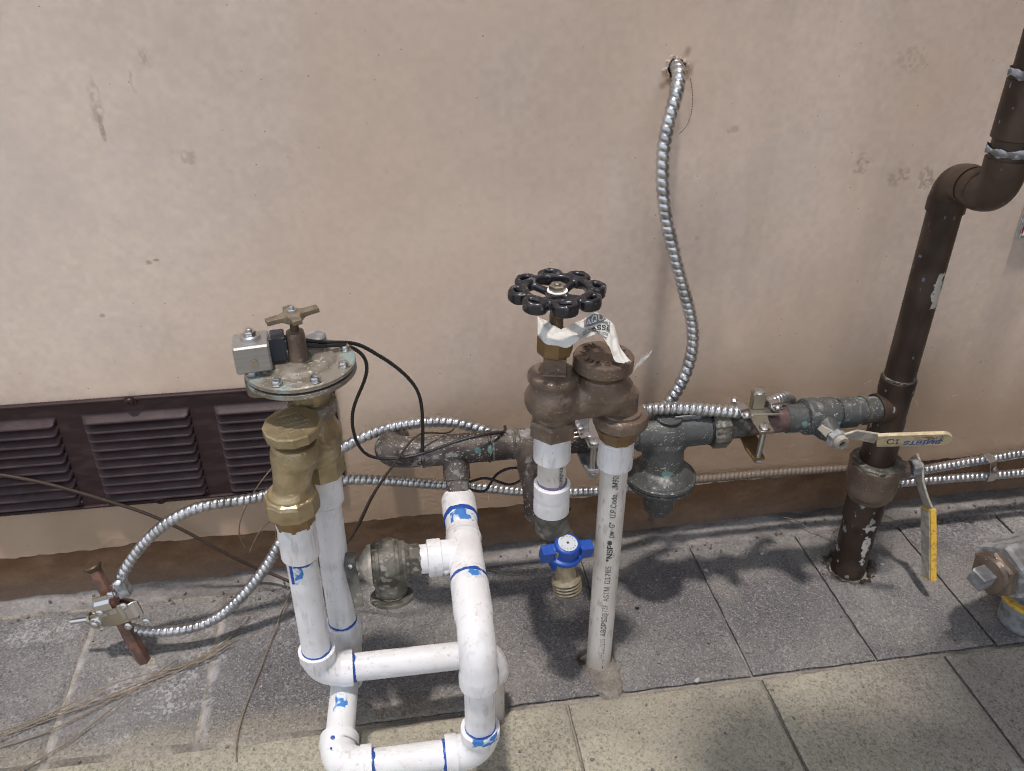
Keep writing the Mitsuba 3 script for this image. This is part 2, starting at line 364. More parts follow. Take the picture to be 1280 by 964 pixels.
def grid_faces(a, b, wrap=True):
    i, j = np.meshgrid(np.arange(a - 1), np.arange(b if wrap else b - 1), indexing='ij')
    k = (j + 1) % b
    q = np.stack([i * b + j, i * b + k, (i + 1) * b + k, (i + 1) * b + j], -1).reshape(-1, 4)
    return np.vstack([q[:, [0, 1, 2]], q[:, [0, 2, 3]]])


def lathe(prof, n=40):
    """Solid of revolution about z through (r, z) pairs from bottom to top; r = 0 at an end closes it."""
    prof = np.asarray(prof, float)
    if prof[0, 0] > 1e-9: prof = np.vstack([[0, prof[0, 1]], prof])
    if prof[-1, 0] > 1e-9: prof = np.vstack([prof, [0, prof[-1, 1]]])
    t = np.arange(n) * 2 * np.pi / n
    v = np.stack([prof[:, :1] * np.cos(t), prof[:, :1] * np.sin(t), np.repeat(prof[:, 1:], n, 1)], -1).reshape(-1, 3)
    m = trimesh.Trimesh(v, grid_faces(len(prof), n), process=True, merge_norm=True)
    m.update_faces(m.nondegenerate_faces()); m.remove_unreferenced_vertices()
    return m


def cyl(r, z0, z1, c=.0008, r2=None, n=40):
    r2 = r if r2 is None else r2
    return lathe([(r - c, z0), (r, z0 + c), (r2, z1 - c), (r2 - c, z1)], n)


def ring(r0, r1, z0, z1, n=40, c=.0006):
    """A sleeve between the radii r0 < r1."""
    t = np.arange(n) * 2 * np.pi / n
    prof = np.array([(r0, z0), (r1 - c, z0), (r1, z0 + c), (r1, z1 - c), (r1 - c, z1), (r0, z1), (r0, z0)])
    v = np.stack([prof[:, :1] * np.cos(t), prof[:, :1] * np.sin(t), np.repeat(prof[:, 1:], n, 1)], -1).reshape(-1, 3)
    return trimesh.Trimesh(v, grid_faces(len(prof), n), process=True)


def hexa(r, z0, z1, c=.0012, n=6, r2=None):
    """A prism of n sides, r its corner radius, with chamfered rims."""
    r2 = r if r2 is None else r2
    return lathe([(r * .90, z0), (r, z0 + c), (r2, z1 - c), (r2 * .90, z1)], n)


def box(sx, sy, sz, c=.001):
    """A box round the origin with chamfered edges."""
    a = np.array([sx, sy, sz]) / 2
    pts = []
    for s in np.ndindex(2, 2, 2):
        sgn = np.array(s) * 2 - 1
        for k in range(3):
            q = (a - c); q = q.copy(); q[k] = a[k]
            pts.append(sgn * q)
    return trimesh.Trimesh(pts).convex_hull


def smooth_path(pts, step=.004):
    from scipy.interpolate import CubicSpline
    p = np.asarray(pts, float)
    d = np.r_[0, np.cumsum(np.linalg.norm(np.diff(p, axis=0), axis=1) ** .6)]
    cs = CubicSpline(d, p)
    q = cs(np.linspace(0, d[-1], 60 * len(p)))
    s = np.r_[0, np.cumsum(np.linalg.norm(np.diff(q, axis=0), axis=1))]
    m = max(4, int(s[-1] / step) + 1)
    u = np.linspace(0, s[-1], m)
    return np.stack([np.interp(u, s, q[:, k]) for k in range(3)], 1), u


def frames(p):
    t = np.gradient(p, axis=0); t /= np.linalg.norm(t, axis=1, keepdims=True) + 1e-12
    n = np.zeros_like(p)
    n[0] = frame(t[0])[:, 0]
    for i in range(1, len(p)):
        w = n[i - 1] - t[i] * np.dot(n[i - 1], t[i]); n[i] = w / np.linalg.norm(w)
    return t, n, np.cross(t, n)


def sweep(p, r, n=16, cap=True, squash=None):
    """A tube along the points p; r is a number, one per point, or (points, n)."""
    p = np.asarray(p, float)
    t, a, b = frames(p)
    ang = np.arange(n) * 2 * np.pi / n
    r = np.broadcast_to(np.asarray(r, float).reshape((-1, 1) if np.ndim(r) < 2 else np.shape(r)), (len(p), n))
    v = p[:, None] + r[..., None] * (np.cos(ang)[None, :, None] * a[:, None] + np.sin(ang)[None, :, None] * b[:, None])
    f = grid_faces(len(p), n); v = v.reshape(-1, 3)
    if cap:
        k = len(v); v = np.vstack([v, p[:1], p[-1:]]); j = np.arange(n)
        f = np.vstack([f, np.stack([np.full(n, k), (j + 1) % n, j], 1), np.stack([np.full(n, k + 1), j + k - n, (j + 1) % n + k - n], 1)])
    return trimesh.Trimesh(v, f, process=False)


def wire(pts, r, n=8, step=.004):
    p, _ = smooth_path(pts, step)
    return sweep(p, r, n)


def conduit_mesh(pts, r, pitch=.0074, n=24):
    """Interlocked spiral metal hose: rounded ribs that wind round the path."""
    p, s = smooth_path(pts, pitch / 12)
    ang = np.arange(n) * 2 * np.pi / n
    ph = (s[:, None] / pitch + ang[None, :] / (2 * np.pi)) % 1.0
    rib = np.where(ph < .78, np.clip(1 - np.abs((ph - .39) / .43) ** 3, 0, 1) ** .6, .0)
    rib = np.maximum(rib, .05)
    p = p + (.0007 * (meshkit.fbm(np.stack([s * 22, s * 0 + r * 900, s * 0], 1), 3)[:, None] - .5) * [1, 1, 1]) * 1.6
    ph = (ph + .10 * np.sin(s * 61)[:, None]) % 1.0
    rib = np.where(ph < .82, (1 - np.abs((ph - .41) / .45) ** 3.4) * (.85 + .15 * ph), 0)
    jit = 1 + .02 * np.sin(s * 140 + 3 * np.sin(s * 37))[:, None]
    return sweep(p, 1.05 * r * (.80 + .20 * rib) * jit, n)


def strip(pts, w, th, across):
    """A flat bar of width w and thickness th along the points; across: the direction of its width."""
    p = np.asarray(pts, float)
    t = np.gradient(p, axis=0); t /= np.linalg.norm(t, axis=1, keepdims=True)
    across = np.broadcast_to(np.asarray(across, float), p.shape)
    a = across - t * (across * t).sum(1, keepdims=True); a /= np.linalg.norm(a, axis=1, keepdims=True)
    b = np.cross(t, a); w = np.broadcast_to(np.asarray(w, float).reshape(-1, 1), (len(p), 1)); c = min(th * .3, .0006)
    prof = [(-.5, -1, 0, 1), (-.5, -1, 1, 0), (.5, -1, -1, 0), (.5, -1, 0, 1), (.5, 1, 0, -1), (.5, 1, -1, 0), (-.5, 1, 1, 0), (-.5, 1, 0, -1)]
    rows = [p + a * (u * w + du * c) + b * (v * th / 2 + dv * c) for u, v, du, dv in prof]
    v = np.stack(rows, 1).reshape(-1, 3); n = 8; k = len(v); j = np.arange(n)
    f = np.vstack([grid_faces(len(p), n), np.stack([np.full(n, k), (j + 1) % n, j], 1), np.stack([np.full(n, k + 1), j + k - n, (j + 1) % n + k - n], 1)])
    m = trimesh.Trimesh(np.vstack([v, p[:1], p[-1:]]), f, process=False)
    m.fix_normals(); return m


def bend(p, d1, d2, R=.020, r=.0168, legs=.012, n=32, steps=10, lip=0.0):
    """An elbow: knee at p, one leg along d1, the other along d2 (unit directions away from the knee)."""
    d1, d2 = unit(d1), unit(d2)
    a, b = p + d1 * R, p + d2 * R
    pts, rad = [a + d1 * legs], [r]
    if lip: pts += [a + d1 * .0006]; rad += [r]; pts += [a]; rad += [r - lip]
    for u in np.linspace(0, 1, steps)[(1 if lip else 0):(-1 if lip else None)]:
        pts.append((1 - u) ** 2 * a + 2 * u * (1 - u) * (p + (a + b - 2 * p) * .12) + u ** 2 * b); rad.append(r - lip)
    if lip: pts += [b]; rad += [r - lip]; pts += [b + d2 * .0006]; rad += [r]
    pts.append(b + d2 * legs); rad.append(r)
    return sweep(np.array(pts), np.array(rad), n)


def pipe(a, b, r, n=32):
    a, b = np.asarray(a, float), np.asarray(b, float); L = np.linalg.norm(b - a)
    return put(cyl(r, 0, L, min(.0008, r * .1), n=n), a, b - a)


def cat(*ms):
    return trimesh.util.concatenate([m for m in ms])


def ragged_ring(p, axis, r, w, seed=0, drip=0.0):
    """A film of solvent cement round a pipe, its rims uneven."""
    n = 64; t = np.arange(n) * 2 * np.pi / n
    q = np.stack([np.cos(t), np.sin(t), np.full(n, seed * 3.7)], 1)
    lo = -w / 2 - w * 1.5 * (meshkit.fbm(q * 2.2, 3, seed) - .5) - drip * np.clip(meshkit.noise(q * 2.0, seed + 5) - .62, 0, 1) * 2.6
    hi = w / 2 + w * 1.2 * (meshkit.fbm(q * 2.6 + 7, 3, seed) - .5)
    rows = [(r - .0004, lo), (r + .0004, lo), (r + .0005, (lo + hi) / 2), (r + .0004, hi), (r - .0004, hi)]
    v = np.stack([np.stack([rr * np.cos(t), rr * np.sin(t), z], 1) for rr, z in rows]).reshape(-1, 3)
    return put(trimesh.Trimesh(v, grid_faces(5, n), process=False), p, axis)


# signed distances, joined softly and meshed by surface nets
def sd_cone(p, a, b, ra, rb, rnd=.001):
    a, b = np.asarray(a, float), np.asarray(b, float); L = np.linalg.norm(b - a); d = (b - a) / L
    q = p - a; h = q @ d; rad = np.linalg.norm(q - h[..., None] * d, axis=-1)
    k = np.clip(h / L, 0, 1)
    dx = rad - (ra + (rb - ra) * k) + rnd; dy = np.abs(h - L / 2) - L / 2 + rnd
    return np.minimum(np.maximum(dx, dy), 0) + np.hypot(np.maximum(dx, 0), np.maximum(dy, 0)) - rnd


def sd_cap(p, a, b, ra, rb):
    a, b = np.asarray(a, float), np.asarray(b, float); q = p - a; d = b - a
    k = np.clip((q @ d) / (d @ d), 0, 1)
    return np.linalg.norm(q - k[..., None] * d, axis=-1) - (ra + (rb - ra) * k)


def sd_ball(p, c, r):
    r = np.broadcast_to(np.asarray(r, float), (3,)); q = (p - np.asarray(c, float)) / r
    k = np.linalg.norm(q, axis=-1); return (k - 1) * r.min()


def sd_torus(p, c, axis, R, r):
    z = unit(axis); q = p - np.asarray(c, float); h = q @ z; rad = np.linalg.norm(q - h[..., None] * z, axis=-1)
    return np.hypot(rad - R, h) - r


def smin(*ds, k=.004):
    out = ds[0]
    for d in ds[1:]:
        h = np.clip(.5 + .5 * (d - out) / k, 0, 1); out = d * (1 - h) + out * h - k * h * (1 - h)
    return out


def nets(fn, lo, hi, h=.0012):
    lo, hi = np.asarray(lo, float) - 2 * h, np.asarray(hi, float) + 2 * h
    n = np.ceil((hi - lo) / h).astype(int) + 1
    ax = [lo[k] + h * np.arange(n[k]) for k in range(3)]
    P = np.stack(np.meshgrid(*ax, indexing='ij'), -1)
    d = fn(P); s = d < 0
    cs = [s[i:n[0] - 1 + i, j:n[1] - 1 + j, k:n[2] - 1 + k] for i, j, k in np.ndindex(2, 2, 2)]
    cells = np.argwhere(np.any(cs, 0) & ~np.all(cs, 0))
    idx = np.full(n - 1, -1); idx[tuple(cells.T)] = np.arange(len(cells))
    tot, cnt = np.zeros((len(cells), 3)), np.zeros(len(cells))
    for ax_ in range(3):
        e = np.eye(3, dtype=int)[ax_]; o1, o2 = [np.eye(3, dtype=int)[k] for k in range(3) if k != ax_]
        for a, b in np.ndindex(2, 2):
            c0 = cells + a * o1 + b * o2; c1 = c0 + e
            d0, d1 = d[tuple(c0.T)], d[tuple(c1.T)]; m = (d0 < 0) != (d1 < 0)
            t = np.where(m, d0 / np.where(m, d0 - d1, 1), 0)
            tot += np.where(m[:, None], c0 + t[:, None] * e, 0); cnt += m
    v = lo + h * tot / cnt[:, None]
    faces = []
    for ax_ in range(3):
        e = np.eye(3, dtype=int)[ax_]; u, w = [(1, 2), (2, 0), (0, 1)][ax_]; eu, ew = np.eye(3, dtype=int)[u], np.eye(3, dtype=int)[w]
        sl0 = [slice(1, -1)] * 3; sl1 = [slice(1, -1)] * 3
        sl0[ax_] = slice(0, -1); sl1[ax_] = slice(1, None)
        A, B = s[tuple(sl0)], s[tuple(sl1)]
        for flip in (0, 1):
            c = np.argwhere((A & ~B) if not flip else (~A & B)); off = np.ones(3, int); off[ax_] = 0; c = c + off
            q = [idx[tuple((c - eu - ew).T)], idx[tuple((c - ew).T)], idx[tuple(c.T)], idx[tuple((c - eu).T)]]
            q = np.stack(q if not flip else q[::-1], 1); faces += [q[:, [0, 1, 2]], q[:, [0, 2, 3]]]
    m = trimesh.Trimesh(v, np.vstack(faces), process=False)
    trimesh.smoothing.filter_taubin(m, iterations=4)
    return m


# ------------------------------------------------------------------ scene entries
USED = {}


def numbered(key):
    n = USED.get(key, -1) + 1; USED[key] = n
    return key if n == 0 else f'{key}_{n:03d}'


def thing(name, label, category, group=None):
    k = numbered(name); labels[k] = {'label': label, 'category': category}
    if group: labels[k]['group'] = group
    return k


def part(holder, name, mesh, mat, smooth=32, label=None):
    k = numbered(f'{holder}__{name}'); scene[k] = mikit.ply(mesh, mat, smooth)
    if label: labels[k] = {'label': label}
    return k


def one(name, mesh, mat, label, category, smooth=32, group=None):
    k = thing(name, label, category, group); scene[k] = mikit.ply(mesh, mat, smooth); return k


def setting(name, mesh, mat, label, category, smooth=False):
    k = numbered(name); scene[k] = mikit.ply(mesh, mat, smooth); labels[k] = {'label': label, 'category': category, 'kind': 'structure'}; return k


# ================================================================== THE SETTING
def plane(x0, x1, y0, y1, z, nx=2, ny=2, fn=None):
    xs, ys = np.linspace(x0, x1, nx), np.linspace(y0, y1, ny)
    X, Y = np.meshgrid(xs, ys, indexing='ij'); Z = np.full_like(X, z) if fn is None else fn(X, Y)
    return trimesh.Trimesh(np.stack([X, Y, Z], -1).reshape(-1, 3), grid_faces(nx, ny, False), process=False)


setting('ground', plane(-30, 30, -30, 30, -.03), 'm_sand', 'bare sandy ground under and beyond the paving', 'ground')

pav = 'pavement'
labels[pav] = {'label': 'grey and tan concrete pavers laid in rows along the wall', 'category': 'pavement', 'kind': 'structure'}
scene[pav] = mikit.ply(plane(-1.9, 2.1, -1.35, .0, 0, 120, 60, lambda x, y: -.0050 + .0031 * np.clip((-.05 - x) / .1, 0, 1) + .0012 * (meshkit.fbm(np.stack([x * 30, y * 30, x * 0], -1), 3) - .5)), 'm_sand', True)
HOLES = [(.544, -.078, .026, .0062), (.192, -.178, .0175, .0062), (.068, -.222, .0185, .0062), (-.303, -.106, .011, .0016)]


def paver(x0, x1, y0, y1, seed):
    g = .0009 + .0006 * RNG.random()
    x0, x1, y0, y1 = x0 + g, x1 - g, y0 + g, y1 - g
    hole = any(x0 - h[2] < h[0] < x1 + h[2] and y0 - h[2] < h[1] < y1 + h[2] for h in HOLES)
    fine = .0035 if hole else .011

    def axis(a, b):
        e = np.array([0, .0012, .003, .006]); m = np.linspace(a + .010, b - .010, max(3, int((b - a - .02) / fine)))
        m[1:-1] += (RNG.random(len(m) - 2) - .5) * fine * .5
        return np.r_[a + e, m, (b - e)[::-1]]
    xs, ys = axis(x0, x1), axis(y0, y1)
    X, Y = np.meshgrid(xs, ys, indexing='ij')
    e = np.minimum(np.minimum(X - x0, x1 - X), np.minimum(Y - y0, y1 - Y))
    q = np.stack([X, Y, X * 0 + seed], -1)
    Z = -.0030 * np.exp(-(e / .0024)) + .0016 * (meshkit.fbm(q * 35, 3, 3) - .5) + .0014 * (RNG.random() - .5)
    Z += (X - (x0 + x1) / 2) * .010 * (RNG.random() - .5) + (Y - (y0 + y1) / 2) * .008 * (RNG.random() - .5)
    wob = (meshkit.fbm(q * 90, 3, 5) - .5) * .0016 * np.exp(-e / .004)
    Z += wob * .6; X = X + wob * (np.abs(X - (x0 + x1) / 2) > (x1 - x0) / 2 - .01); Y = Y + wob * (np.abs(Y - (y0 + y1) / 2) > (y1 - y0) / 2 - .01)
    for hx, hy, hr, hd in HOLES:
        d = np.hypot(X - hx, Y - hy) + (meshkit.fbm(q * 130, 2, 9) - .5) * .012
        Z -= hd * np.clip((hr + .004 - d) / .005, 0, 1)
    nx, ny = X.shape
    v = np.stack([X, Y, Z], -1).reshape(-1, 3)
    rim = np.r_[np.arange(nx) * ny, (nx - 1) * ny + np.arange(1, ny), (np.arange(nx - 1) * ny + ny - 1)[::-1], np.arange(1, ny - 1)[::-1]]
    low = v[rim].copy(); low[:, 2] = -.028
    k, n = len(v), len(rim); j = np.arange(n); j2 = (j + 1) % n
    f = np.vstack([grid_faces(nx, ny, False), np.stack([rim[j], k + j, k + j2], 1), np.stack([rim[j], k + j2, rim[j2]], 1)])
    return trimesh.Trimesh(np.vstack([v, low]), f, process=False)


PW = .1467
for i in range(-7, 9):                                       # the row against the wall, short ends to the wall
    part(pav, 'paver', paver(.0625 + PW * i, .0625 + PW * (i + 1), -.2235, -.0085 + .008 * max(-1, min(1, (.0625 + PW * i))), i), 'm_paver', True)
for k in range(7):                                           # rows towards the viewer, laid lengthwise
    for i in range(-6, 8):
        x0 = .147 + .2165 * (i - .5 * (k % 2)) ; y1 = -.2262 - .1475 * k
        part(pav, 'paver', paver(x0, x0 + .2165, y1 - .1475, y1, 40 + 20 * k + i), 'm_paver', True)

setting('mortar_strip', plane(-1.8, 2.0, -.018, .045, 0, 420, 14, lambda x, y: -.001 + .008 * np.clip((y + .014) / .03, 0, 1) ** 1.5 + .008 * (meshkit.fbm(np.stack([x * 45, y * 90, x * 0], -1), 4) - .5)
        - .012 * np.clip((-.010 - y) / .008, 0, 1)), 'm_mortar', 'rough grey mortar strip filling the gap between wall and pavers', 'mortar', True)

# the house wall: plaster coat with a ragged bottom lip over a set-back brown footing
wall = thing('house_wall', 'tan stucco house wall with stains and a dark brown footing below its ragged lip', 'wall')


def lip(x):
    return .0848 + .0147 * np.clip(x, -.8, 1.2)


xs = np.linspace(-5, 5.2, 1500)
edge = lip(xs) + .006 * (meshkit.fbm(np.stack([xs * 110, xs * 0, xs * 0], -1), 5, 2) - .5) + .004 * (meshkit.fbm(np.stack([xs * 9, xs * 0, xs * 0], -1), 2, 4) - .5)
outline = sg.Polygon(list(zip(xs, edge)) + [(5.2, 2.75), (-5, 2.75)])
VX0, VX1, VZ0, VZ1 = -.645, -.0735, .141, .2805
th = np.linspace(0, 2 * np.pi, 40)[:-1]
hr = .0092 * (1 + .5 * (meshkit.fbm(np.stack([np.cos(th) * 2, np.sin(th) * 2, th * 0], -1), 3, 8) - .5))
CH = (.2795, .5938)
outline = outline.difference(sg.box(VX0 + .012, VZ0 + .012, VX1 - .012, VZ1 - .012)).difference(sg.Polygon(list(zip(CH[0] + hr * np.cos(th), CH[1] + hr * np.sin(th)))))
m = trimesh.creation.extrude_polygon(outline, .06, engine='earcut')       # local (x, z, depth)
v = np.asarray(m.vertices); m.vertices = np.stack([v[:, 0], .06 - v[:, 2], v[:, 1]], 1)
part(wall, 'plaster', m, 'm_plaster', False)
footing = plane(-5, 5.2, 0, 1, 0, 900, 12)
v = np.asarray(footing.vertices); fx, ft = v[:, 0], v[:, 1]
footing.vertices = np.stack([fx, .0195 + .0155 * np.clip(fx, -.6, .8) - .003 * ft + .004 * (meshkit.fbm(np.stack([fx * 30, ft * 4, ft * 0], -1), 3) - .5), -.03 + .145 * ft], 1)
part(wall, 'footing', footing, 'm_brown', True, 'dark brown painted footing')
part(wall, 'return_wall', put(box(.30, 1.9, 2.74, .004), (1.42, -.955, 1.37)), 'm_brown', False)
part(wall, 'cavity', put(box(VX1 - VX0 + .02, .02, VZ1 - VZ0 + .02), ((VX0 + VX1) / 2, .055, (VZ0 + VZ1) / 2)), 'm_dark', False)
part(wall, 'cavity', put(box(.05, .01, .05), (CH[0], .05, CH[1])), 'm_dark', False)
crumbs = []
for k in range(26):
    a = RNG.random() * 6.28; rr = .0088 + .005 * RNG.random() ** 1.5
    b = trimesh.creation.icosphere(1, .0008 + .0011 * RNG.random()); b.vertices *= 1 + .5 * (RNG.random(b.vertices.shape) - .5); b.vertices *= (1, .5, 1)
    b.apply_translation((CH[0] + rr * math.cos(a), -.0002, CH[1] + rr * math.sin(a))); crumbs.append(b)
k = part(wall, 'broken_plaster', cat(*crumbs), 'm_plaster', False); labels[k] = {'label': 'broken stucco crumbs round the conduit hole', 'kind': 'stuff'}

# ================================================================== BRANCH OVER THE PATH (above the picture; casts the broken shade on the near pavers)
br = thing('overhanging_branch', 'leafy branch hanging over the path, above the top of the picture', 'branch')
SUN = np.array([-.08, -.14, 1.0])
part(br, 'stem', wire([(1.3, -1.1, 1.75), (1.0, -.85, 1.55), (.72, -.62, 1.36), (.45, -.52, 1.22), (.22, -.50, 1.16)], .007, 8, .02), 'm_brownwire', True)
lf = []
for (cx_, cy_, rx, ry, n_) in ((.235, -.492, .070, .060, 62), (.36, -.510, .11, .055, 70), (.56, -.465, .14, .095, 140), (.76, -.44, .20, .14, 200), (.48, -.58, .22, .08, 110)):
    for k in range(n_):
        a, q = RNG.random() * 6.28, math.sqrt(RNG.random())
        c_ = V(cx_ + rx * q * math.cos(a), cy_ + ry * q * math.sin(a), 1.20 + .22 * max(0, cx_ - .3) + .10 * (RNG.random() - .5))
        L, w = .030 + .022 * RNG.random(), .011 + .006 * RNG.random(); d = unit(V(RNG.normal(), RNG.normal(), -.3)); s_ = unit(np.cross(d, V(RNG.normal() * .4, RNG.normal() * .4, 1)))
        nn_ = np.cross(s_, d) * .004
        lf.append(trimesh.Trimesh([c_ - d * L, c_ - s_ * w - nn_, c_ + nn_, c_ + s_ * w - nn_, c_ + d * L], [[0, 1, 2], [0, 2, 3], [1, 4, 2], [2, 4, 3]], process=False))
k = part(br, 'leaves', cat(*lf), 'm_leaf', False); labels[k] = {'label': 'small green leaves', 'kind': 'stuff'}

# ================================================================== LOUVRE VENT
vent = thing('louver_vent', 'dark brown metal foundation vent with columns of pressed louvers low on the wall', 'vent')
cols = [(-.607, -.497), (-.4720, -.3620), (-.3370, -.2270), (-.2025, -.0925)]
ZT, PIT = .2625, .01145
slots = [sg.box(a + .001, ZT - PIT * (i + 1) - .0005, b - .001, ZT - PIT * (i + 1) + .0050) for a, b in cols for i in range(10)]
pan = sg.box(VX0, VZ0, VX1, VZ1).difference(shapely.union_all(slots))
m = trimesh.creation.extrude_polygon(pan, .0012, engine='earcut'); v = np.asarray(m.vertices)
m.vertices = np.stack([v[:, 0], -.0012 - v[:, 2], v[:, 1]], 1)
part(vent, 'panel', m, 'm_vent', False)
for (x, z, sx, sz) in (((VX0 + VX1) / 2, VZ1 - .002, VX1 - VX0, .004), ((VX0 + VX1) / 2, VZ0 + .002, VX1 - VX0, .004), (VX1 - .002, (VZ0 + VZ1) / 2, .004, VZ1 - VZ0 - .009)):
    part(vent, 'rim', put(box(sx, .005, sz, .0012), (x, -.0032, z)), 'm_vent', False)


def louver(a, b, ztop, h=.0092, out=.0086):
    us = np.r_[np.linspace(0, .06, 6), np.linspace(.1, .9, 5), np.linspace(.94, 1, 6)]; vs = np.linspace(0, 1, 9)
    U, W = np.meshgrid(us, vs, indexing='ij')
    end = np.sqrt(np.clip(1 - (1 - np.clip(np.minimum(U, 1 - U) / .06, 0, 1)) ** 2, 0, 1))
    prof = np.where(W < .88, (W / .88) ** 1.15, 1 - .10 * (W - .88) / .12)
    X = a + (b - a) * U; Z = ztop - h * W * (.55 + .45 * end); Y = -.0024 - out * prof * end
    n1, n2 = U.shape
    v = np.stack([X, Y, Z], -1).reshape(-1, 3); w = v + [0, .0009, .0006]
    f = grid_faces(n1, n2, False); k = len(v); j = np.arange(n1 - 1) * n2 + n2 - 1
    f = np.vstack([f[:, ::-1], f + k, np.stack([j, j + n2, j + n2 + k], 1), np.stack([j, j + n2 + k, j + k], 1)])
    return trimesh.Trimesh(np.vstack([v, w]), f, process=False)


for a, b in cols:
    for i in range(10):
        part(vent, 'slat', louver(a, b, ZT - PIT * i), 'm_vent', 50)
for sx, sz in ((-.284, .2762), (-.28, .1465)):
    s = part(vent, 'screw', put(cat(ring(.003, .0066, 0, .0008, 24, .0003), lathe([(.0048, 0), (.0048, .0014), (.0036, .0030), (.0018, .0034), (.0015, .0022)], 18)), (sx, -.0055, sz), (0, -1, 0)), 'm_vent')

# ================================================================== WHITE PIPE LOOP (left)
PR, SR = .01335, .0167
loop = thing('pvc_pipe_loop', 'white plastic pipe loop with blue glue rings, below the brass valve at the left', 'pipe')
A, B = V(-.0975, -.235, .098), V(.068, -.227, .088)           # upper run: front riser foot, ground elbow
D, E_, F, G = V(-.0755, -.193, .068), V(-.083, -.319, .066), V(.046, -.319, .066), V(.046, -.317, .197)
H = V(.0485, -.117, .193)
ux = unit(B - A); up = V(0, 0, 1)


def elbow(p, d1, d2, r=SR, R=.0195, legs=.011):
    return part(loop, 'elbow', bend(p, d1, d2, R, r + .0003, legs, lip=.0014), 'm_pvc', 40)


def glue(holder, p, axis, r=PR, w=.0034, seed=0, drip=0.0):
    part(holder, 'glue_ring', ragged_ring(p, axis, r, w, seed, drip), 'm_cement', True)


part(loop, 'pipe', pipe(A + up * .02, V(-.0975, -.235, .262), PR), 'm_pvc')
a = part(loop, 'adapter', put(lathe([(.0150, 0), (.0164, .0008), (.0164, .026), (.0160, .027), (.0160, .034), (.0164, .035), (.0164, .0375), (.0145, .038)], 40), (-.0975, -.235, .2445)), 'm_pvc')
glue(a, V(-.0975, -.235, .2437), up, PR, .0034, 1, .006)
e = elbow(A, up, ux); glue(e, A + up * .0310, up, PR, .0036, 2); glue(e, A + ux * .0310, ux, PR, .0036, 3)
part(loop, 'pipe', pipe(A + ux * .02, B - ux * .018, PR), 'm_pvc')
e = elbow(B, -ux, -up)
part(loop, 'pipe', pipe(V(B[0], B[1], -.02), B - up * .02, PR - .0008), 'm_oldpvc', label='dirty short pipe going into the paving')
part(loop, 'pipe', pipe(D + up * .02, V(-.0755, -.193, .275), PR), 'm_pvc')
a = part(loop, 'adapter', put(lathe([(.0150, 0), (.0164, .0008), (.0164, .024), (.0160, .025), (.0160, .031), (.0164, .032), (.0145, .0345)], 40), (-.0755, -.193, .268)), 'm_pvc')
glue(a, V(-.0755, -.193, .2672), up, PR, .0018, 4, .012)
part(loop, 'coupling', put(lathe([(.0152, 0), (.0166, .0008), (.0166, .030), (.0150, .031)], 40), (-.0755, -.193, .087)), 'm_pvc')
uy = unit(E_ - D)
e = elbow(D, up, uy); glue(e, V(-.0755, -.193, .1188), up, PR, .0036, 5); glue(e, D + uy * .031, uy, PR, .0036, 6)
part(loop, 'pipe', pipe(D + uy * .02, E_ - uy * .02, PR), 'm_pvc')
ux2 = unit(F - E_)
e = elbow(E_, -uy, ux2, .0175, .021); glue(e, E_ - uy * .0325, uy, PR, .0016, 7); glue(e, E_ + ux2 * .0325, ux2, PR, .0036, 8)
part(loop, 'pipe', pipe(E_ + ux2 * .02, F - ux2 * .02, PR), 'm_pvc')
uz = unit(G - F)
e = elbow(F, -ux2, uz, .0172, .021); glue(e, F - ux2 * .0325, ux2, PR, .0036, 9); glue(e, F + uz * .0325, uz, PR, .0034, 10, .004)
part(loop, 'pipe', pipe(F + uz * .02, G - uz * .02, PR), 'm_pvc')
uh = unit(H - G)
e = part(loop, 'elbow', cat(bend(G, -uz, uh, .030, .0172, .012, lip=.0011), put(lathe([(.0165, .0405), (.0174, .0412), (.0174, .0765), (.0155, .0775)], 40), G, uh)), 'm_pvc', 40)
glue(e, G + uh * .0785, uh, .0168, .0042, 11)
part(e, 'mold_mark', put(ring(.0026, .0031, 0, .0006, 24, .0001), G + uh * .052 + up * .0171 - V(0, 0, .0002), up), 'm_pvc')
TC = G + uh * .117                                            # tee
tee = part(loop, 'tee', cat(put(lathe([(.0150, 0), (.0166, .0008), (.0166, .070), (.0150, .071)], 40), G + uh * .0795, uh),
                            put(lathe([(.0158, 0), (.0158, .0225), (.0178, .0235), (.0178, .0355), (.0166, .0362), (.0145, .0364), (.0140, .030)], 40), TC, (-1, -.02, 0)),
                            put(lathe([(.0176, -.001), (.0176, 0.001), (.0158, .004)], 40), G + uh * .140, uh)), 'm_pvc', 34)
for k in range(3):
    part(tee, 'rib', put(box(.006, .0011, .0035, .0003), TC + V(-.019, -.0158 + .003 * k, -.006 + .005 * k), (-.4, 0, 1)), 'm_pvc', False)
ad = part(loop, 'adapter', put(lathe([(.0150, 0), (.0160, .0008), (.0160, .016), (.0170, .020), (.0176, .030), (.0176, .0535), (.0160, .055)], 40), G + uh * .148, uh), 'm_pvc')
part(ad, 'glue_ring', ragged_ring(G + uh * .170, uh, .0171, .0055, 12, .004), 'm_cement', True, 'ragged wide ring of bright blue glue')


def smear(p, axis, r, ang, half, length, seed):
    """A patch of dried glue wiped along a pipe."""
    n1, n2 = 18, 24; a, z = np.meshgrid(np.linspace(-half, half, n1), np.linspace(0, length, n2), indexing='ij')
    edge_ = np.minimum(1 - np.abs(a) / half, 1 - np.abs(z / length - .5) * 2) + 1.2 * (meshkit.fbm(np.stack([a * 4, z * 170, a * 0 + seed], -1), 3) - .5)
    R = r - .0005 + .0009 * np.clip(edge_ * 3, 0, 1)
    v = np.stack([R * np.cos(ang + a), R * np.sin(ang + a), z], -1).reshape(-1, 3)
    return put(trimesh.Trimesh(v, grid_faces(n1, n2, False), process=False), p, axis)


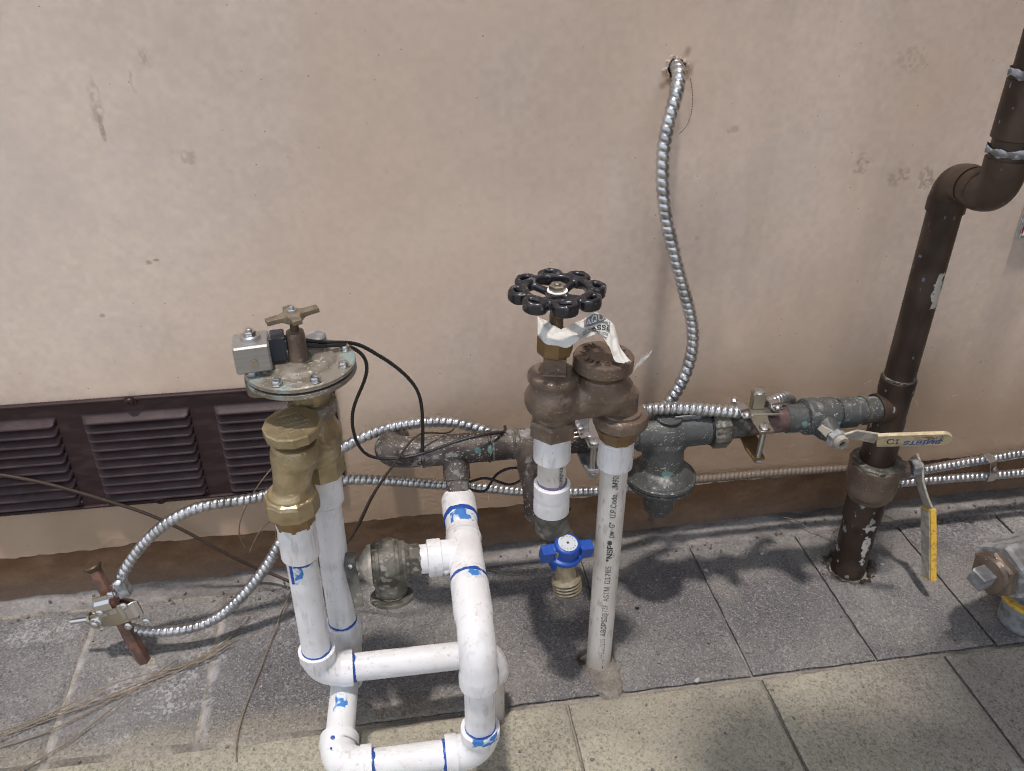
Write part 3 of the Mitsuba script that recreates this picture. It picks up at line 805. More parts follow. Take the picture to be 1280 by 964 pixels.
_f = frame(uh); front_ang = math.atan2(_f[2, 1], _f[2, 0])      # the direction on the pipe that faces up
part(ad, 'glue_smear', smear(G + uh * .149, uh, .0165, front_ang, .75, .018, 3), 'm_smear', True)
_f = frame(uy); part(loop, 'glue_smear', smear(D + uy * .055, uy, PR, math.atan2(_f[2, 1], _f[2, 0]), .5, .020, 5), 'm_smear', True)
for hold, p_, ax_, r_, a_, hf, L_, sd in ((loop, V(-.0975, -.235, .222), up, PR, -1.75, .34, .020, 8), (loop, G + uh * .066, uh, .0174, front_ang + .3, .45, .012, 11), (loop, B + V(0, 0, .004), -up, SR + .0003, -.35, .5, .014, 13), (loop, F + uz * .026, uz, .0172, -1.3, .8, .010, 17)):
    part(hold, 'glue_smear', smear(p_, ax_, r_, a_, hf, L_, sd), 'm_smear', True)
for dx, rr in ((.004, .0020), (-.0015, .0011)):
    part(loop, 'glue_drop', put(lathe([(rr, 0), (rr, .0004), (rr * .6, .0007)], 14), E_ + V(-.003 + dx * .2, .012 + dx * 2, .0172), (0, -.1, 1)), 'm_cement')
dp = part(loop, 'glue_drip', put(box(.0030, .0014, .024, .0005), (-.1055, -.2458, .233), (0, 0, 1)), 'm_cement', False)

# ------------------------------------------------------------------ weathered drain valve on the tee
dv = thing('drain_valve', 'lime crusted grey bronze valve with a small lever on the side of the white tee', 'valve')
ax = unit(V(-1, -.02, 0)); P0 = TC + ax * .036
part(dv, 'nipple', put(cyl(.0138, -.004, .008), P0, ax), 'm_pvc')
part(dv, 'nut', put(lathe([(.0135, .006), (.0152, .0075), (.0152, .018), (.0138, .0195)], 8), P0, ax), 'm_crust', False)


def dv_body(p):
    q = (p - P0); s = q @ ax
    c = P0 + ax * .036
    d = smin(sd_cone(p, P0 + ax * .017, P0 + ax * .052, .0165, .0195, .003), sd_ball(p, c, .0215), sd_cone(p, c, c + V(0, -.010, -.030), .0140, .0155, .002), sd_cone(p, c, c + V(0, .006, .0225), .008, .007, .002), k=.005)
    return d + .0008 * (meshkit.fbm(p * 160, 3, 4) - .5)


c = P0 + ax * .036
part(dv, 'body', nets(dv_body, c - .045, c + .045, .0013), 'm_crust', True)
for s in (.0205, .0265, .045):
    part(dv, 'band', put(ring(.0180, .0215 if s > .023 else .0195, 0, .004), P0 + ax * s, ax), 'm_crust')
part(dv, 'outlet_flange', put(ring(.012, .0205, 0, .004), c + V(0, -.011, -.030), (0, -.25, -1)), 'm_crust')
part(dv, 'bonnet', put(lathe([(.0195, 0), (.0190, .003), (.0090, .011), (.0055, .012), (.0055, .018)], 30), P0 + ax * .052, ax), 'm_paleplate', label='pale domed end cap')
lv = part(dv, 'lever', strip([P0 + ax * .0705 + V(0, .004, .014), P0 + ax * .0700 + V(-.002, -.002, .004), P0 + ax * .0695 + V(.002, -.018, -.020), P0 + ax * .0695 + V(.003, -.023, -.028)], [.010, .011, .010, .009], .004, (1, .25, .25)), 'm_crust', False)
part(lv, 'rivet', put(lathe([(.0026, 0), (.0022, .0014), (.0008, .002)], 14), P0 + ax * .0715 + V(0, -.003, .004), (-.4, -1, .5)), 'm_zinc')

# ================================================================== SOLENOID VALVE (left)
sv = thing('solenoid_valve', 'brass irrigation valve with grey solenoid, bolted round cover and cross handle at the left', 'valve')
FX, FY, RX, RY = -.0975, -.235, -.0755, -.193
part(sv, 'tail_nut', put(hexa(.0170, .2795, .2975, .001, 8), (FX, FY, 0)), 'm_dullbrass', False)
un = part(sv, 'union_nut', put(lathe([(.0185, .293), (.0222, .2945), (.0226, .300), (.0226, .3075), (.0215, .3105), (.0190, .312)], 10), (FX, FY, 0)), 'm_brass', False)
CAPC = V(-.0885, -.229, .366)


def sv_front(p):
    base = V(FX, FY, .309)
    d = smin(sd_cone(p, base, base + V(0, 0, .006), .0195, .0180, .002), sd_cap(p, V(FX + .002, FY, .318), V(FX + .006, FY + .004, .345), .0148, .0172),
             sd_cone(p, V(CAPC[0], CAPC[1], .342), V(CAPC[0], CAPC[1], .3575), .0190, .0186, .002),
             sd_cap(p, V(FX + .007, FY + .010, .338), V(RX, RY, .331), .0150, .0165),
             sd_cone(p, V(RX, RY, .300), V(RX, RY, .345), .0175, .0200, .004), sd_ball(p, V(RX, RY, .340), .0205), sd_cone(p, V(RX, RY, .33), V(RX, RY, .400), .0165, .0150, .002), k=.006)
    return d + .00025 * (meshkit.fbm(p * 140, 3, 4) - .5)


part(sv, 'body', nets(sv_front, (-.128, -.265, .298), (-.048, -.165, .402), .0012), 'm_brass', True)
part(sv, 'inlet_hex', put(hexa(.0205, .2985, .318, .0016, 8), (RX, RY, 0)), 'm_brass', False)
part(sv, 'inlet_collar', put(ring(.013, .0200, .362, .374), (RX, RY, 0)), 'm_cover')
part(sv, 'cap_neck', put(lathe([(.0160, .3550), (.0160, .3668)], 30), (CAPC[0], CAPC[1], 0)), 'm_stem')
cp = part(sv, 'cap', put(lathe([(.0205, 0), (.0232, .0010), (.0232, .0085), (.0222, .0098), (.0180, .0101)], 12), CAPC, (-.03, -.07, 1), .1), 'm_brass', 15)
# raised cast script lines on the cap
rows = []
for r_, (yy, L, hgt) in enumerate(((.0105, .016, .0022), (.0040, .020, .0042), (-.0025, .026, .0026), (-.0080, .024, .0024), (-.0130, .013, .0022))):
    x = -L / 2
    while x < L / 2:
        w = .0012 + .0014 * RNG.random(); t_ = np.linspace(0, 1, 5)
        px = x + w * t_ + .0004 * np.sin(t_ * 6.28); py = yy + hgt * .5 * np.sin(t_ * 6.28 * (1 + RNG.integers(2)) + RNG.random() * 6)
        rows.append(sweep(np.stack([px, py, np.full(5, .0102)], 1), .00045, 5)); x += w * 1.05
part(cp, 'cast_script', put(cat(*rows), CAPC, (-.03, -.07, 1), .3), 'm_spout', True)

DC = V(-.079, -.200, .4055); dax = V(-.03, .02, 1)


def dpt(x, y, z):
    return DC + frame_d @ V(x, y, z)


zz = unit(dax); xx = unit(V(1, 0, 0) - zz * zz[0]); frame_d = np.stack([xx, np.cross(zz, xx), zz], 1)
pd = lambda mesh, spin=0.0: put(mesh, DC, dax, spin, (1, 0, 0))
part(sv, 'lower_flange', pd(lathe([(.016, -.010), (.020, -.004), (.0425, -.0030), (.0435, -.002), (.0435, .0012), (.0425, .0018)], 56)), 'm_cover')
part(sv, 'diaphragm', pd(cyl(.0428, .0018, .0032, .0003, n=56)), 'm_rubber', label='thin black rubber edge between the flanges')
part(sv, 'upper_flange', pd(lathe([(.0425, .0032), (.0437, .0040), (.0437, .0068), (.0425, .0078), (.0330, .0084)], 56)), 'm_cover')
hump = nets(lambda p: smin(sd_cone(p, V(0, 0, .004), V(0, 0, .0125), .0325, .0255, .003), sd_cone(p, V(.006, .012, .006), V(.010, .020, .0150), .0140, .0115, .003), sd_cone(p, V(-.028, -.004, .005), V(-.024, -.002, .0125), .012, .009, .003), k=.004)
            + .0005 * (meshkit.fbm(p * 180, 3, 2) - .5), (-.042, -.04, .003), (.042, .042, .024), .0012)
part(sv, 'bonnet', pd(hump), 'm_cover', True)
for k in range(8):
    a = math.radians(22 + 45 * k)
    m = cat(cyl(.0048, 0, .0008, .0003, n=20), lathe([(.0036, .0008), (.0040, .0014), (.0040, .0032), (.0034, .0040), (.0022, .0042), (.0020, .0034)], 12))
    m.apply_translation((.0378 * math.cos(a), .0378 * math.sin(a), .0082)); part(sv, 'bolt', pd(m), 'm_zinc', 30)
m = lathe([(.0058, .0), (.0085, .0012), (.0085, .0052), (.0072, .0066), (.005, .0070)], 24); m.apply_translation((.0125, .0205, .0145)); part(sv, 'bleed_screw', pd(m), 'm_galv')
SC = V(-.0795, -.203, .416)
part(sv, 'stem_guide', put(lathe([(.0100, -.004), (.0078, .003), (.0074, .023), (.0068, .0265), (.0040, .0275)], 28), SC, (-.01, 0, 1)), 'm_bronze')
part(sv, 'stem', put(cyl(.0034, .026, .0375, .0003, n=20), SC), 'm_stem')
HC = SC + V(0, 0, .0365)


def cross(p):
    d = sd_cone(p, V(0, 0, 0), V(0, 0, .0058), .0082, .0075, .0012)
    for k, ln in enumerate((.0205, .0150, .0205, .0150)):
        a = math.radians(20 + 90 * k); u = V(math.cos(a), math.sin(a), 0)
        q = p - V(0, 0, .0036); s = q @ u; t_ = np.abs(q @ V(-u[1], u[0], 0)); w = .0046 - .0010 * np.clip(s / ln, 0, 1)
        e1 = np.maximum(np.maximum(t_ - w, np.abs(q[..., 2]) - .0021), np.maximum(-s, s - ln))
        d = smin(d, e1, k=.003)
    return d


part(sv, 'cross_handle', put(nets(cross, (-.023, -.023, -.001), (.023, .023, .007), .0006), HC, (-.06, -.03, 1)), 'm_tan', True, 'dull tan four armed handle')
part(sv, 'handle_nut', put(cat(cyl(.0050, 0, .0008, .0002, n=18), hexa(.0044, .0008, .0036, .0005), cyl(.0018, .0036, .0058, .0004, n=12)), HC + V(0, 0, .0058)), 'm_zinc', False)
so = part(sv, 'solenoid', put(box(.0270, .0290, .0225, .0014), (-.1130, -.2075, .4290), (-.02, .03, 1), .12, (1, 0, 0)), 'm_solenoid', False, 'brushed grey metal solenoid box')
part(so, 'nut', put(cat(lathe([(.0076, 0), (.0078, .0008), (.0078, .0034), (.0066, .0042)], 24), hexa(.0048, .0042, .0070, .0006), cyl(.0024, .007, .0092, .0005, n=14)), (-.1130, -.2065, .4398), (-.02, .03, 1)), 'm_zinc', 25)
part(so, 'badge', put(cyl(.0030, 0, .0004, .0001, n=20), (-.1105, -.2224, .4270), (0.12, -1, 0)), 'm_chromate')
part(so, 'terminal_block', cat(put(box(.011, .0170, .0190, .0010), (-.0940, -.2010, .4310), (0, 0, 1), .12, (1, 0, 0)), put(box(.006, .011, .009, .0008), (-.0895, -.2040, .4335), (0, 0, 1), .12, (1, 0, 0)), put(box(.0132, .0035, .0202, .0006), (-.0940, -.2085, .4308), (0, 0, 1), .12, (1, 0, 0))), 'm_terminal', False, 'black cable terminal block')
part(so, 'post', put(lathe([(.0100, -.024), (.0105, -.012), (.0088, 0)], 24), (-.1125, -.2070, .4170)), 'm_bronze')
part(sv, 'pilot_arm', put(lathe([(.007, 0), (.007, .020)], 16), (-.1120, -.207, .398), (1, .2, .1)), 'm_cover')

# ================================================================== MAIN WATER LINE
MY, MZ, MR = -.0855, .2370, .0143
ml = thing('water_main', 'grimy old copper water line with tees running along the wall, spotted with paint', 'pipe')
X0 = -.020
part(ml, 'elbow', bend(V(X0, MY, MZ + .002), V(1, 0, -.03), V(.10, 1, -.42), .021, .0162, .012), 'm_copper', 40)
part(ml, 'pipe', pipe(V(X0 + .001, MY + .018, MZ - .005), V(X0 + .0125, .03, MZ - .048), MR), 'm_copper')
part(ml, 'pipe', pipe(V(X0 + .02, MY, MZ + .001), V(.262, MY, MZ - .002), MR), 'm_copper')
t1 = part(ml, 'tee', cat(pipe(V(.016, MY, MZ), V(.084, MY, MZ), .0160), pipe(V(.0495, MY, MZ), V(.0488, MY - .020, MZ - .026), .0140)), 'm_copper')
part(t1, 'lip', put(ring(.0135, .0170, 0, .003), (.083, MY, MZ), (1, 0, 0)), 'm_copper')
part(t1, 'lip', put(ring(.0135, .0170, 0, .003), (.014, MY, MZ), (1, 0, 0)), 'm_copper')
dn = unit(V(H[0] - .0490, H[1] - MY + .012, H[2] - MZ + .016))
part(ml, 'stub', pipe(V(.0490, MY - .012, MZ - .016), V(.0486, -.122, .195), .0118), 'm_copper')
part(ml, 'coupling', pipe(V(.088, MY, MZ), V(.112, MY, MZ), .0158), 'm_copper')
for x in (.087, .109):
    part(ml, 'solder_ring', put(ring(.013, .0164, 0, .0025), (x, MY, MZ), (1, 0, 0)), 'm_crust')
t2 = part(ml, 'tee', cat(pipe(V(.116, MY, MZ), V(.165, MY, MZ), .0162), pipe(V(.1230, MY, MZ), V(.1215, -.150, .236), .0125)), 'm_copper')
part(ml, 'elbow', bend(V(.1212, -.1585, .236), V(0, 1, 0), V(.06, -.05, -1), .013, .0125, .022), 'm_copper', 40)
part(ml, 'pipe', pipe(V(.1225, -.1600, .215), V(.1300, -.172, .198), .0120), 'm_copper')
part(ml, 'nipple', pipe(V(.343, MY, MZ + .001), V(.368, MY, MZ + .002), .0146), 'm_crust', label='threaded nipple')
thr = [put(ring(.0135, .0152, 0, .0011, 28, .0004), (.3465 + .0024 * k, MY, MZ + .001), (1, 0, 0)) for k in range(6)]
part(ml, 'thread', cat(*thr), 'm_crust')
part(ml, 'pipe', pipe(V(.366, MY, MZ + .002), V(.414, MY, MZ + .003), .0142), 'm_purplecopper', label='purplish bare copper length beside the clamp')
part(ml, 'reducer', put(lathe([(.0148, 0), (.0158, .001), (.0158, .020), (.0186, .0225), (.0186, .024)], 40), (.412, MY, MZ + .003), (1, 0, 0)), 'm_copper')
bc = part(ml, 'coupling', put(lathe([(.0185, 0), (.0205, .0012), (.0205, .014), (.0198, .016), (.0198, .034), (.0188, .036)], 44), (.433, MY, MZ + .004), (1, 0, 0)), 'm_copper')
part(ml, 'pipe', pipe(V(.465, MY + .001, MZ + .004), V(.548, MY + .005, MZ + .004), .0148), 'm_copper')
part(ml, 'sleeve', put(lathe([(.0160, 0), (.0170, .001), (.0170, .019), (.0158, .020)], 40), (.474, MY + .001, MZ + .004), (1, 0, 0)), 'm_copper')
part(ml, 'solder_ring', put(ring(.0140, .0166, 0, .004), (.504, MY + .003, MZ + .004), (1, .05, 0)), 'm_crust')

# ------------------------------------------------------------------ pressure regulator
pr = thing('pressure_regulator', 'grey green bell shaped pressure regulator hanging under the water line', 'valve')
PX = .2755


def pr_body(p):
    d = smin(sd_cone(p, V(.243, MY, MZ - .002), V(.328, MY, MZ), .0180, .0180, .003), sd_ball(p, V(PX, MY, MZ - .004), (.027, .022, .022)), sd_cone(p, V(PX, MY - .002, MZ - .01), V(PX, MY - .004, .196), .0215, .0235, .002), k=.005)
    d = smin(d, sd_cone(p, V(PX, MY - .004, .196), V(PX, MY - .004, .1835), .0265, .0375, .003), k=.004)
    return d + .00025 * (meshkit.fbm(p * 140, 3, 4) - .5)


part(pr, 'body', nets(pr_body, (.235, -.132, .178), (.335, -.04, .264), .0013), 'm_copper', True)
part(pr, 'boss', put(cyl(.0150, 0, .003, .001), (PX + .003, MY, MZ + .0178), (0, -.1, 1)), 'm_copper')
part(pr, 'flange', put(lathe([(.0375, 0), (.0388, .001), (.0388, .0045), (.0375, .0058)], 48), (PX, MY - .004, .1795)), 'm_copper')
part(pr, 'flange', put(lathe([(.0330, 0), (.0378, .0022), (.0384, .0055), (.0372, .0065)], 48), (PX, MY - .004, .1720)), 'm_copper')
part(pr, 'spring_bell', put(lathe([(.0125, 0), (.0165, .002), (.0188, .018), (.0215, .034), (.0260, .040)], 14), (PX + .001, MY - .004, .1340)), 'm_copper', 20)
part(pr, 'lock_nut', put(hexa(.0115, -.006, .002, .001), (PX + .001, MY - .004, .134)), 'm_copper', False)
part(pr, 'adjusting_screw', put(lathe([(.0082, 0), (.0090, .001), (.0090, .011), (.008, .012)], 24), (PX + .001, MY - .004, .1170)), 'm_bronze')
part(pr, 'union_nut', put(hexa(.0232, 0, .0185, .0018, 8), (.3265, MY, MZ), (1, 0, 0), .2), 'm_crust', False)
part(pr, 'gasket', put(cyl(.0188, 0, .003, .0006), (.3235, MY, MZ), (1, 0, 0)), 'm_rubber')
part(pr, 'name_plate', put(box(.030, .0012, .012, .0004), (PX + .022, MY - .006, MZ + .0185), (0, -.5, 1), 0, (1, 0, 0)), 'm_galv', False)

# ------------------------------------------------------------------ dark riser pipe with ball valve
ri = thing('riser_pipe', 'dark brown vertical pipe at the right with flaking paint, jogging outward above', 'pipe')
VXp, VYp = .542, -.0785
part(ri, 'pipe', pipe(V(.5435, VYp, -.03), V(.5430, VYp, .112), .0206), 'm_riser')
part(ri, 'collar', put(lathe([(.0205, 0), (.0226, .001), (.0226, .032), (.0206, .034)], 44), (.5432, VYp, .080)), 'm_riser')
part(ri, 'pipe', pipe(V(.5425, VYp, .16), V(.5415, VYp, .49), .0164), 'm_riser')
part(ri, 'tee', cat(put(lathe([(.0172, 0), (.0190, .001), (.0190, .020), (.0182, .024), (.0182, .052), (.0190, .056), (.0190, .072), (.0172, .073)], 44), (.5420, VYp, .205)),
                    pipe(V(.520, MY + .003, MZ + .004), V(.545, VYp, MZ + .004), .0176)), 'm_riser')
K1, K2 = V(.5415, VYp, .5015), V(.5345, -.150, .5035)
ud = unit(K2 - K1)
part(ri, 'elbow', bend(K1, -up, ud, .0215, .0184, .012, lip=.0006), 'm_riser', 40)
part(ri, 'elbow', bend(K2, -ud, up, .0215, .0184, .014, lip=.0006), 'm_riser', 40)
part(ri, 'pipe', pipe(K2 + up * .02, V(.533, -.148, 1.30), .0166), 'm_riser')
part(ri, 'coupling', put(lathe([(.0170, 0), (.0186, .001), (.0186, .049), (.0170, .050)], 44), K2 + V(0, .0005, .052)), 'm_riser')
for z in (.040, .1035):
    part(ri, 'solder_ring', ragged_ring(K2 + V(0, .0003, z + .003), up, .0187, .0058, int(z * 1000)), 'm_bluewhite', True, 'whitish blue sealant band')
part(ri, 'solder_ring', put(ring(.0160, .0172, 0, .003), (.5417, VYp, .4695)), 'm_crust')
part(ri, 'solder_ring', put(ring(.0160, .0176, 0, .003), (.5422, VYp, .2775)), 'm_crust')

bv = thing('ball_valve', 'big brown ball valve low on the dark riser pipe, its yellow lever hanging down', 'valve')


def bv_body(p):
    return smin(sd_cone(p, V(.543, VYp, .122), V(.543, VYp, .1655), .0285, .0300, .003), sd_cone(p, V(.543, VYp, .112), V(.543, VYp, .124), .0225, .0270, .002), sd_cone(p, V(.543, VYp, .148), V(.583, VYp - .004, .152), .0125, .0105, .002), k=.004) \
        + .00025 * (meshkit.fbm(p * 140, 3, 4) - .5)


part(bv, 'body', nets(bv_body, (.51, -.112, .108), (.586, -.046, .169), .0013), 'm_bronze', True)
part(bv, 'collar', put(lathe([(.0285, 0), (.0304, .001), (.0304, .005), (.0290, .0062), (.0200, .0064)], 10), (.543, VYp, .1615)), 'm_crust', 20)
part(bv, 'neck', put(lathe([(.0195, 0), (.0195, .033)], 44), (.5425, VYp, .168)), 'm_riser')
part(bv, 'stem_nut', put(cat(hexa(.0105, .0440, .0540, .001), cyl(.0058, .052, .058, .0006)), (.543, VYp, .1495), (1, -.08, .08)), 'm_galv', False)
lx = .5965
bl = part(bv, 'lever', strip([V(lx, -.070, .160), V(lx, -.084, .152), V(lx + .001, -.090, .138), V(lx + .006, -.098, .122), V(lx + .013, -.103, .108), V(lx + .0140, -.118, .070), V(lx + .0145, -.134, .030)], .016, .0028, (0, 1, -.3)), 'm_paleplate', False)
part(bl, 'grip_face', strip([V(lx + .0093, -.1025, .104), V(lx + .0103, -.1172, .070), V(lx + .0109, -.1360, .0275)], [.0160, .0172, .0150], .0010, (0, 1, -.3)), 'm_paleplate', False, 'pale worn face of the grip')
part(bl, 'grip', strip([V(lx + .0132, -.1025, .107), V(lx + .0142, -.118, .070), V(lx + .0148, -.1375, .0255)], [.0195, .0210, .0185], .0072, (0, 1, -.3)), 'm_yellow', 30, 'bright yellow vinyl grip')
emb = meshkit.text_mesh('B', .012, .0008, True); part(bv, 'cast_letter', put(emb, V(.556, VYp - .0262, .135), (.35, -1, 0), 0, (1, .35, 0)), 'm_bronze', False)

# ------------------------------------------------------------------ small drain cock with the long lever
dc = thing('lever_valve', 'small valve with long cream lever lettered blue, before the dark riser pipe', 'valve')
bo = unit(V(.18, -1, -.12)); Q0 = V(.4525, MY - .012, MZ - .001)
part(dc, 'boss', put(lathe([(.0150, 0), (.0140, .008), (.0105, .016), (.0100, .020)], 30), Q0, bo), 'm_copper')
part(dc, 'packing_nut', put(hexa(.0112, .019, .0275, .001), Q0, bo), 'm_galv', False)
part(dc, 'stem', put(ring(.0040, .0082, .0270, .0335, 24), Q0, bo), 'm_paleplate')
part(dc, 'stem', put(cyl(.0042, .020, .031, .0005), Q0, bo), 'm_stem')
wing = part(dc, 'stop_wing', strip([Q0 + bo * .018 + V(-.016, .004, .010), Q0 + bo * .023 + V(-.004, 0, .002)], [.007, .012], .0022, (.3, 0, 1)), 'm_paleplate', False)
L0 = Q0 + bo * .0245
L1, L2, L3 = L0 + V(.020, .0005, .004), L0 + V(.040, -.006, .001), V(.5640, -.1545, .2485)
part(dc, 'lever_arm', strip([L0 + V(-.004, 0, -.001), L1, L2 + V(.002, 0, 0)], [.013, .0150, .0165], .0026, (0, -.35, 1)), 'm_paleplate', False)
ga, gb = L2 + V(.001, -.0012, .0005), L3
gd = unit(gb - ga); gw = unit(V(0, -.40, 1) - gd * np.dot(V(0, -.40, 1), gd)); gn = np.cross(gd, gw); gn = gn if gn[1] < 0 else -gn
Lg = np.linalg.norm(gb - ga)
outl = sg.box(0, -.0098, Lg - .008, .0098).union(sg.Point(Lg - .0098, 0).buffer(.0098)).buffer(-.001).buffer(.001)
m = trimesh.creation.extrude_polygon(outl, .0042, engine='earcut')
mm = lambda mesh: trimesh.Trimesh(ga + np.asarray(mesh.vertices)[:, :1] * gd + np.asarray(mesh.vertices)[:, 1:2] * gw + np.asarray(mesh.vertices)[:, 2:] * gn, mesh.faces, process=False)
gk = mm(m); gk.fix_normals()
gr = part(dc, 'grip', gk, 'm_worn', 30, 'worn cream grip')


def letters(text, h, x, y, depth=.0003, bold=True, flip=False, slant=0.0):
    t = meshkit.text_mesh(text, h, depth, bold); v = np.asarray(t.vertices).copy(); v[:, 0] += slant * v[:, 1]
    if flip:
        cx, cy = (v[:, 0].max() + v[:, 0].min()) / 2, (v[:, 1].max() + v[:, 1].min()) / 2
        v[:, 0], v[:, 1] = 2 * cx - v[:, 0], 2 * cy - v[:, 1]
    v[:, 0] += x; v[:, 1] += y; v[:, 2] += .0041
    t = trimesh.Trimesh(v, t.faces, process=False); return t


tl = mm(letters('SMIBTS', .0068, .0250, -.0070, flip=True, slant=.2)); tl.fix_normals(); part(gr, 'lettering', tl, 'm_cement', False, 'blue brand lettering upside down')
t2_ = mm(letters('LIVERPL', .0020, .042, .0045, flip=True)); t2_.fix_normals(); part(gr, 'lettering', t2_, 'm_red', False)
t3 = mm(cat(letters('C', .009, .0085, -.005, bold=False), letters('I', .008, .0170, -.0050, bold=False))); t3.fix_normals(); part(gr, 'lettering', t3, 'm_ink', False)
sp = []
for k in range(60):
    sx, sy = Lg - .0235 + .015 * RNG.random(), -.006 + .012 * RNG.random()
    if abs(sy) > .0065 - .003 * RNG.random(): continue
    b = lathe([(.0004 + .0008 * RNG.random(), .0041), (.0003, .00445)], 7); b.apply_translation((sx, sy, 0)); sp.append(b)
k = part(gr, 'scuffs', mm(cat(*sp)), 'm_ink', False); labels[k] = {'label': 'black scuff marks near the grip end', 'kind': 'stuff'}

# ================================================================== ANTI-SIPHON VALVE (middle)
av = thing('globe_valve', 'brown bronze anti-siphon valve with black handwheel in the middle', 'valve')
GX, OX, GY = .1325, .1955, -.180


def av_body(p):
    g = V(GX - .001, GY, .349)
    d = smin(sd_ball(p, g, (.0255, .0245, .0215)), sd_cone(p, V(GX - .001, GY, .352), V(GX - .001, GY, .369), .0200, .0198, .0012), sd_cone(p, V(GX, GY, .318), V(GX, GY, .334), .0165, .0180, .002), k=.003)
    e = smin(sd_cone(p, V(.1755, GY, .352), V(.1755, GY, .372), .0228, .0215, .003), sd_cap(p, V(GX + .01, GY, .343), V(.178, GY, .349), .0165, .0200), sd_ball(p, V(.186, GY, .352), (.0200, .0215, .0180)),
             sd_cone(p, V(OX, GY, .322), V(OX, GY, .352), .0152, .0150, .002), k=.005)
    return smin(d, e, k=.006) + .00025 * (meshkit.fbm(p * 140, 3, 6) - .5)


part(av, 'body', nets(av_body, (.100, -.212, .312), (.214, -.148, .378), .0012), 'm_bronze', True)
part(av, 'inlet_hex', put(hexa(.0225, .3115, .3285, .0022), (GX, GY, 0), (0, 0, 1), .25), 'm_bronze', False)
part(av, 'collar', put(lathe([(.0185, .3660), (.0216, .3672), (.0228, .3690), (.0230, .3725), (.0222, .3748), (.0200, .3760), (.0150, .3768)], 44), (GX - .001, GY, 0)), 'm_bronze')
part(av, 'bonnet_neck', put(lathe([(.0158, .3745), (.0142, .3780), (.0138, .3935)], 4), (GX, GY, 0), (0, 0, 1), .55), 'm_bronze', False)
part(av, 'packing_nut', put(lathe([(.0110, .3925), (.0150, .3955), (.0158, .3975), (.0158, .4115), (.0145, .4140), (.0095, .4148)], 8), (GX - .0005, GY, 0)), 'm_dullbrass', 20)
part(av, 'stem', put(cat(cyl(.0056, .4135, .4460, .0004, n=24), *[ring(.0050, .0060, .4150 + .0017 * k, .4158 + .0017 * k, 20, .0002) for k in range(10)]), (GX, GY, 0)), 'm_stem')
HW = V(GX, GY, .4520)


def wheel(p):
    rad = np.hypot(p[..., 0], p[..., 1]); phi = np.arctan2(p[..., 1], p[..., 0])
    d = np.hypot(np.maximum(np.abs(rad - .0275) - .0012, 0), np.maximum(np.abs(p[..., 2] - .0005) - .0020, 0)) - .0021
    for k in range(8):
        a = math.radians(22.5 * 0 + 45 * k + 90); c = V(.0325 * math.cos(a), .0325 * math.sin(a), -.0005)
        q = p - c; u = V(math.cos(a), math.sin(a), 0); s, t_ = q @ u, q @ V(-u[1], u[0], 0)
        ell = np.hypot(s / .0060, t_ / .0080); lo = np.hypot((ell - 1) * .0066, np.maximum(np.abs(q[..., 2]) - .0030, 0)) - .0024
        d = smin(d, lo, k=.0022)
        d = smin(d, sd_ball(p, V(.0395 * math.cos(a), .0395 * math.sin(a), .0000), (.0022, .0022, .0042)), k=.002)
    hub = sd_cone(p, V(0, 0, -.0100), V(0, 0, .0010), .0085, .0090, .0015)
    web = []
    for k in range(4):
        a = math.radians(45 + 90 * k); u = V(math.cos(a), math.sin(a), 0)
        web.append(sd_cap(p, u * .006 + V(0, 0, -.0035), u * .026 + V(0, 0, -.0005), .0034, .0034))
    return smin(smin(d, hub, *web, k=.003), k=.003) + .0003 * (meshkit.fbm(p * 220, 2, 6) - .5)


part(av, 'handwheel', put(nets(wheel, (-.044, -.044, -.013), (.044, .044, .007), .00075), HW), 'm_enamel', True, 'black enamelled handwheel with eight open lobes')
part(av, 'washer', put(cyl(.0088, .0006, .0018, .0003, n=30), HW), 'm_white')
part(av, 'wheel_nut', put(cat(hexa(.0072, .0018, .0068, .0009), cyl(.0030, .0068, .0082, .0005, n=18)), HW), 'm_chromate', False)
ca = part(av, 'cap', put(lathe([(.0215, 0), (.0255, .0012), (.0268, .0025), (.0268, .0122), (.0258, .0140), (.0245, .0144), (.0150, .0140), (.0140, .0134)], 56), (.1755, GY, .3755), (.02, 0, 1)), 'm_bronze')
cl = []
for k, chx in enumerate('AOUM AOU VALM'):
    if chx == ' ': continue
    t = meshkit.text_mesh(chx, .0060, .0020, False); t.apply_translation((-.0022, .0152, .0138)); t.apply_transform(trimesh.transformations.rotation_matrix(math.radians(205 - 26 * k), (0, 0, 1))); cl.append(t)
part(ca, 'cast_lettering', put(cat(*cl), (.1755, GY, .3755), (.02, 0, 1)), 'm_bronze', False)
part(av, 'cap_seat', put(cyl(.0205, .369, .3765, .0008), (.1755, GY, 0)), 'm_stem')
part(av, 'union_nut', put(lathe([(.0205, .3145), (.0240, .3165), (.0255, .3185), (.0255, .3255), (.0240, .3282), (.0205, .3296), (.0190, .3292), (.0188, .3315), (.0165, .3325)], 44), (OX, GY, 0)), 'm_bronze')
part(av, 'union_tail', put(lathe([(.0160, .2990), (.0172, .3010), (.0196, .3080), (.0225, .3150)], 10), (OX - .0015, GY, 0)), 'm_dullbrass', False)

# standpipe into the paving, with its printed line
st = thing('standpipe', 'dusty white standpipe with a black printed line rising from the pavers', 'pipe')
SX = .1935
part(st, 'pipe', pipe(V(SX - .0008, -.1805, -.02), V(SX, GY, .29), PR), 'm_oldpvc')
ad2 = part(st, 'adapter', put(lathe([(.0150, .2690), (.0168, .2698), (.0168, .2900), (.0164, .2910), (.0164, .2955), (.0168, .2965), (.0168, .2995), (.0150, .3005)], 40), (SX, GY, 0)), 'm_pvc')
part(ad2, 'primer_ring', ragged_ring(V(SX, GY, .2688), up, PR, .0016, 21), 'm_ink', True)


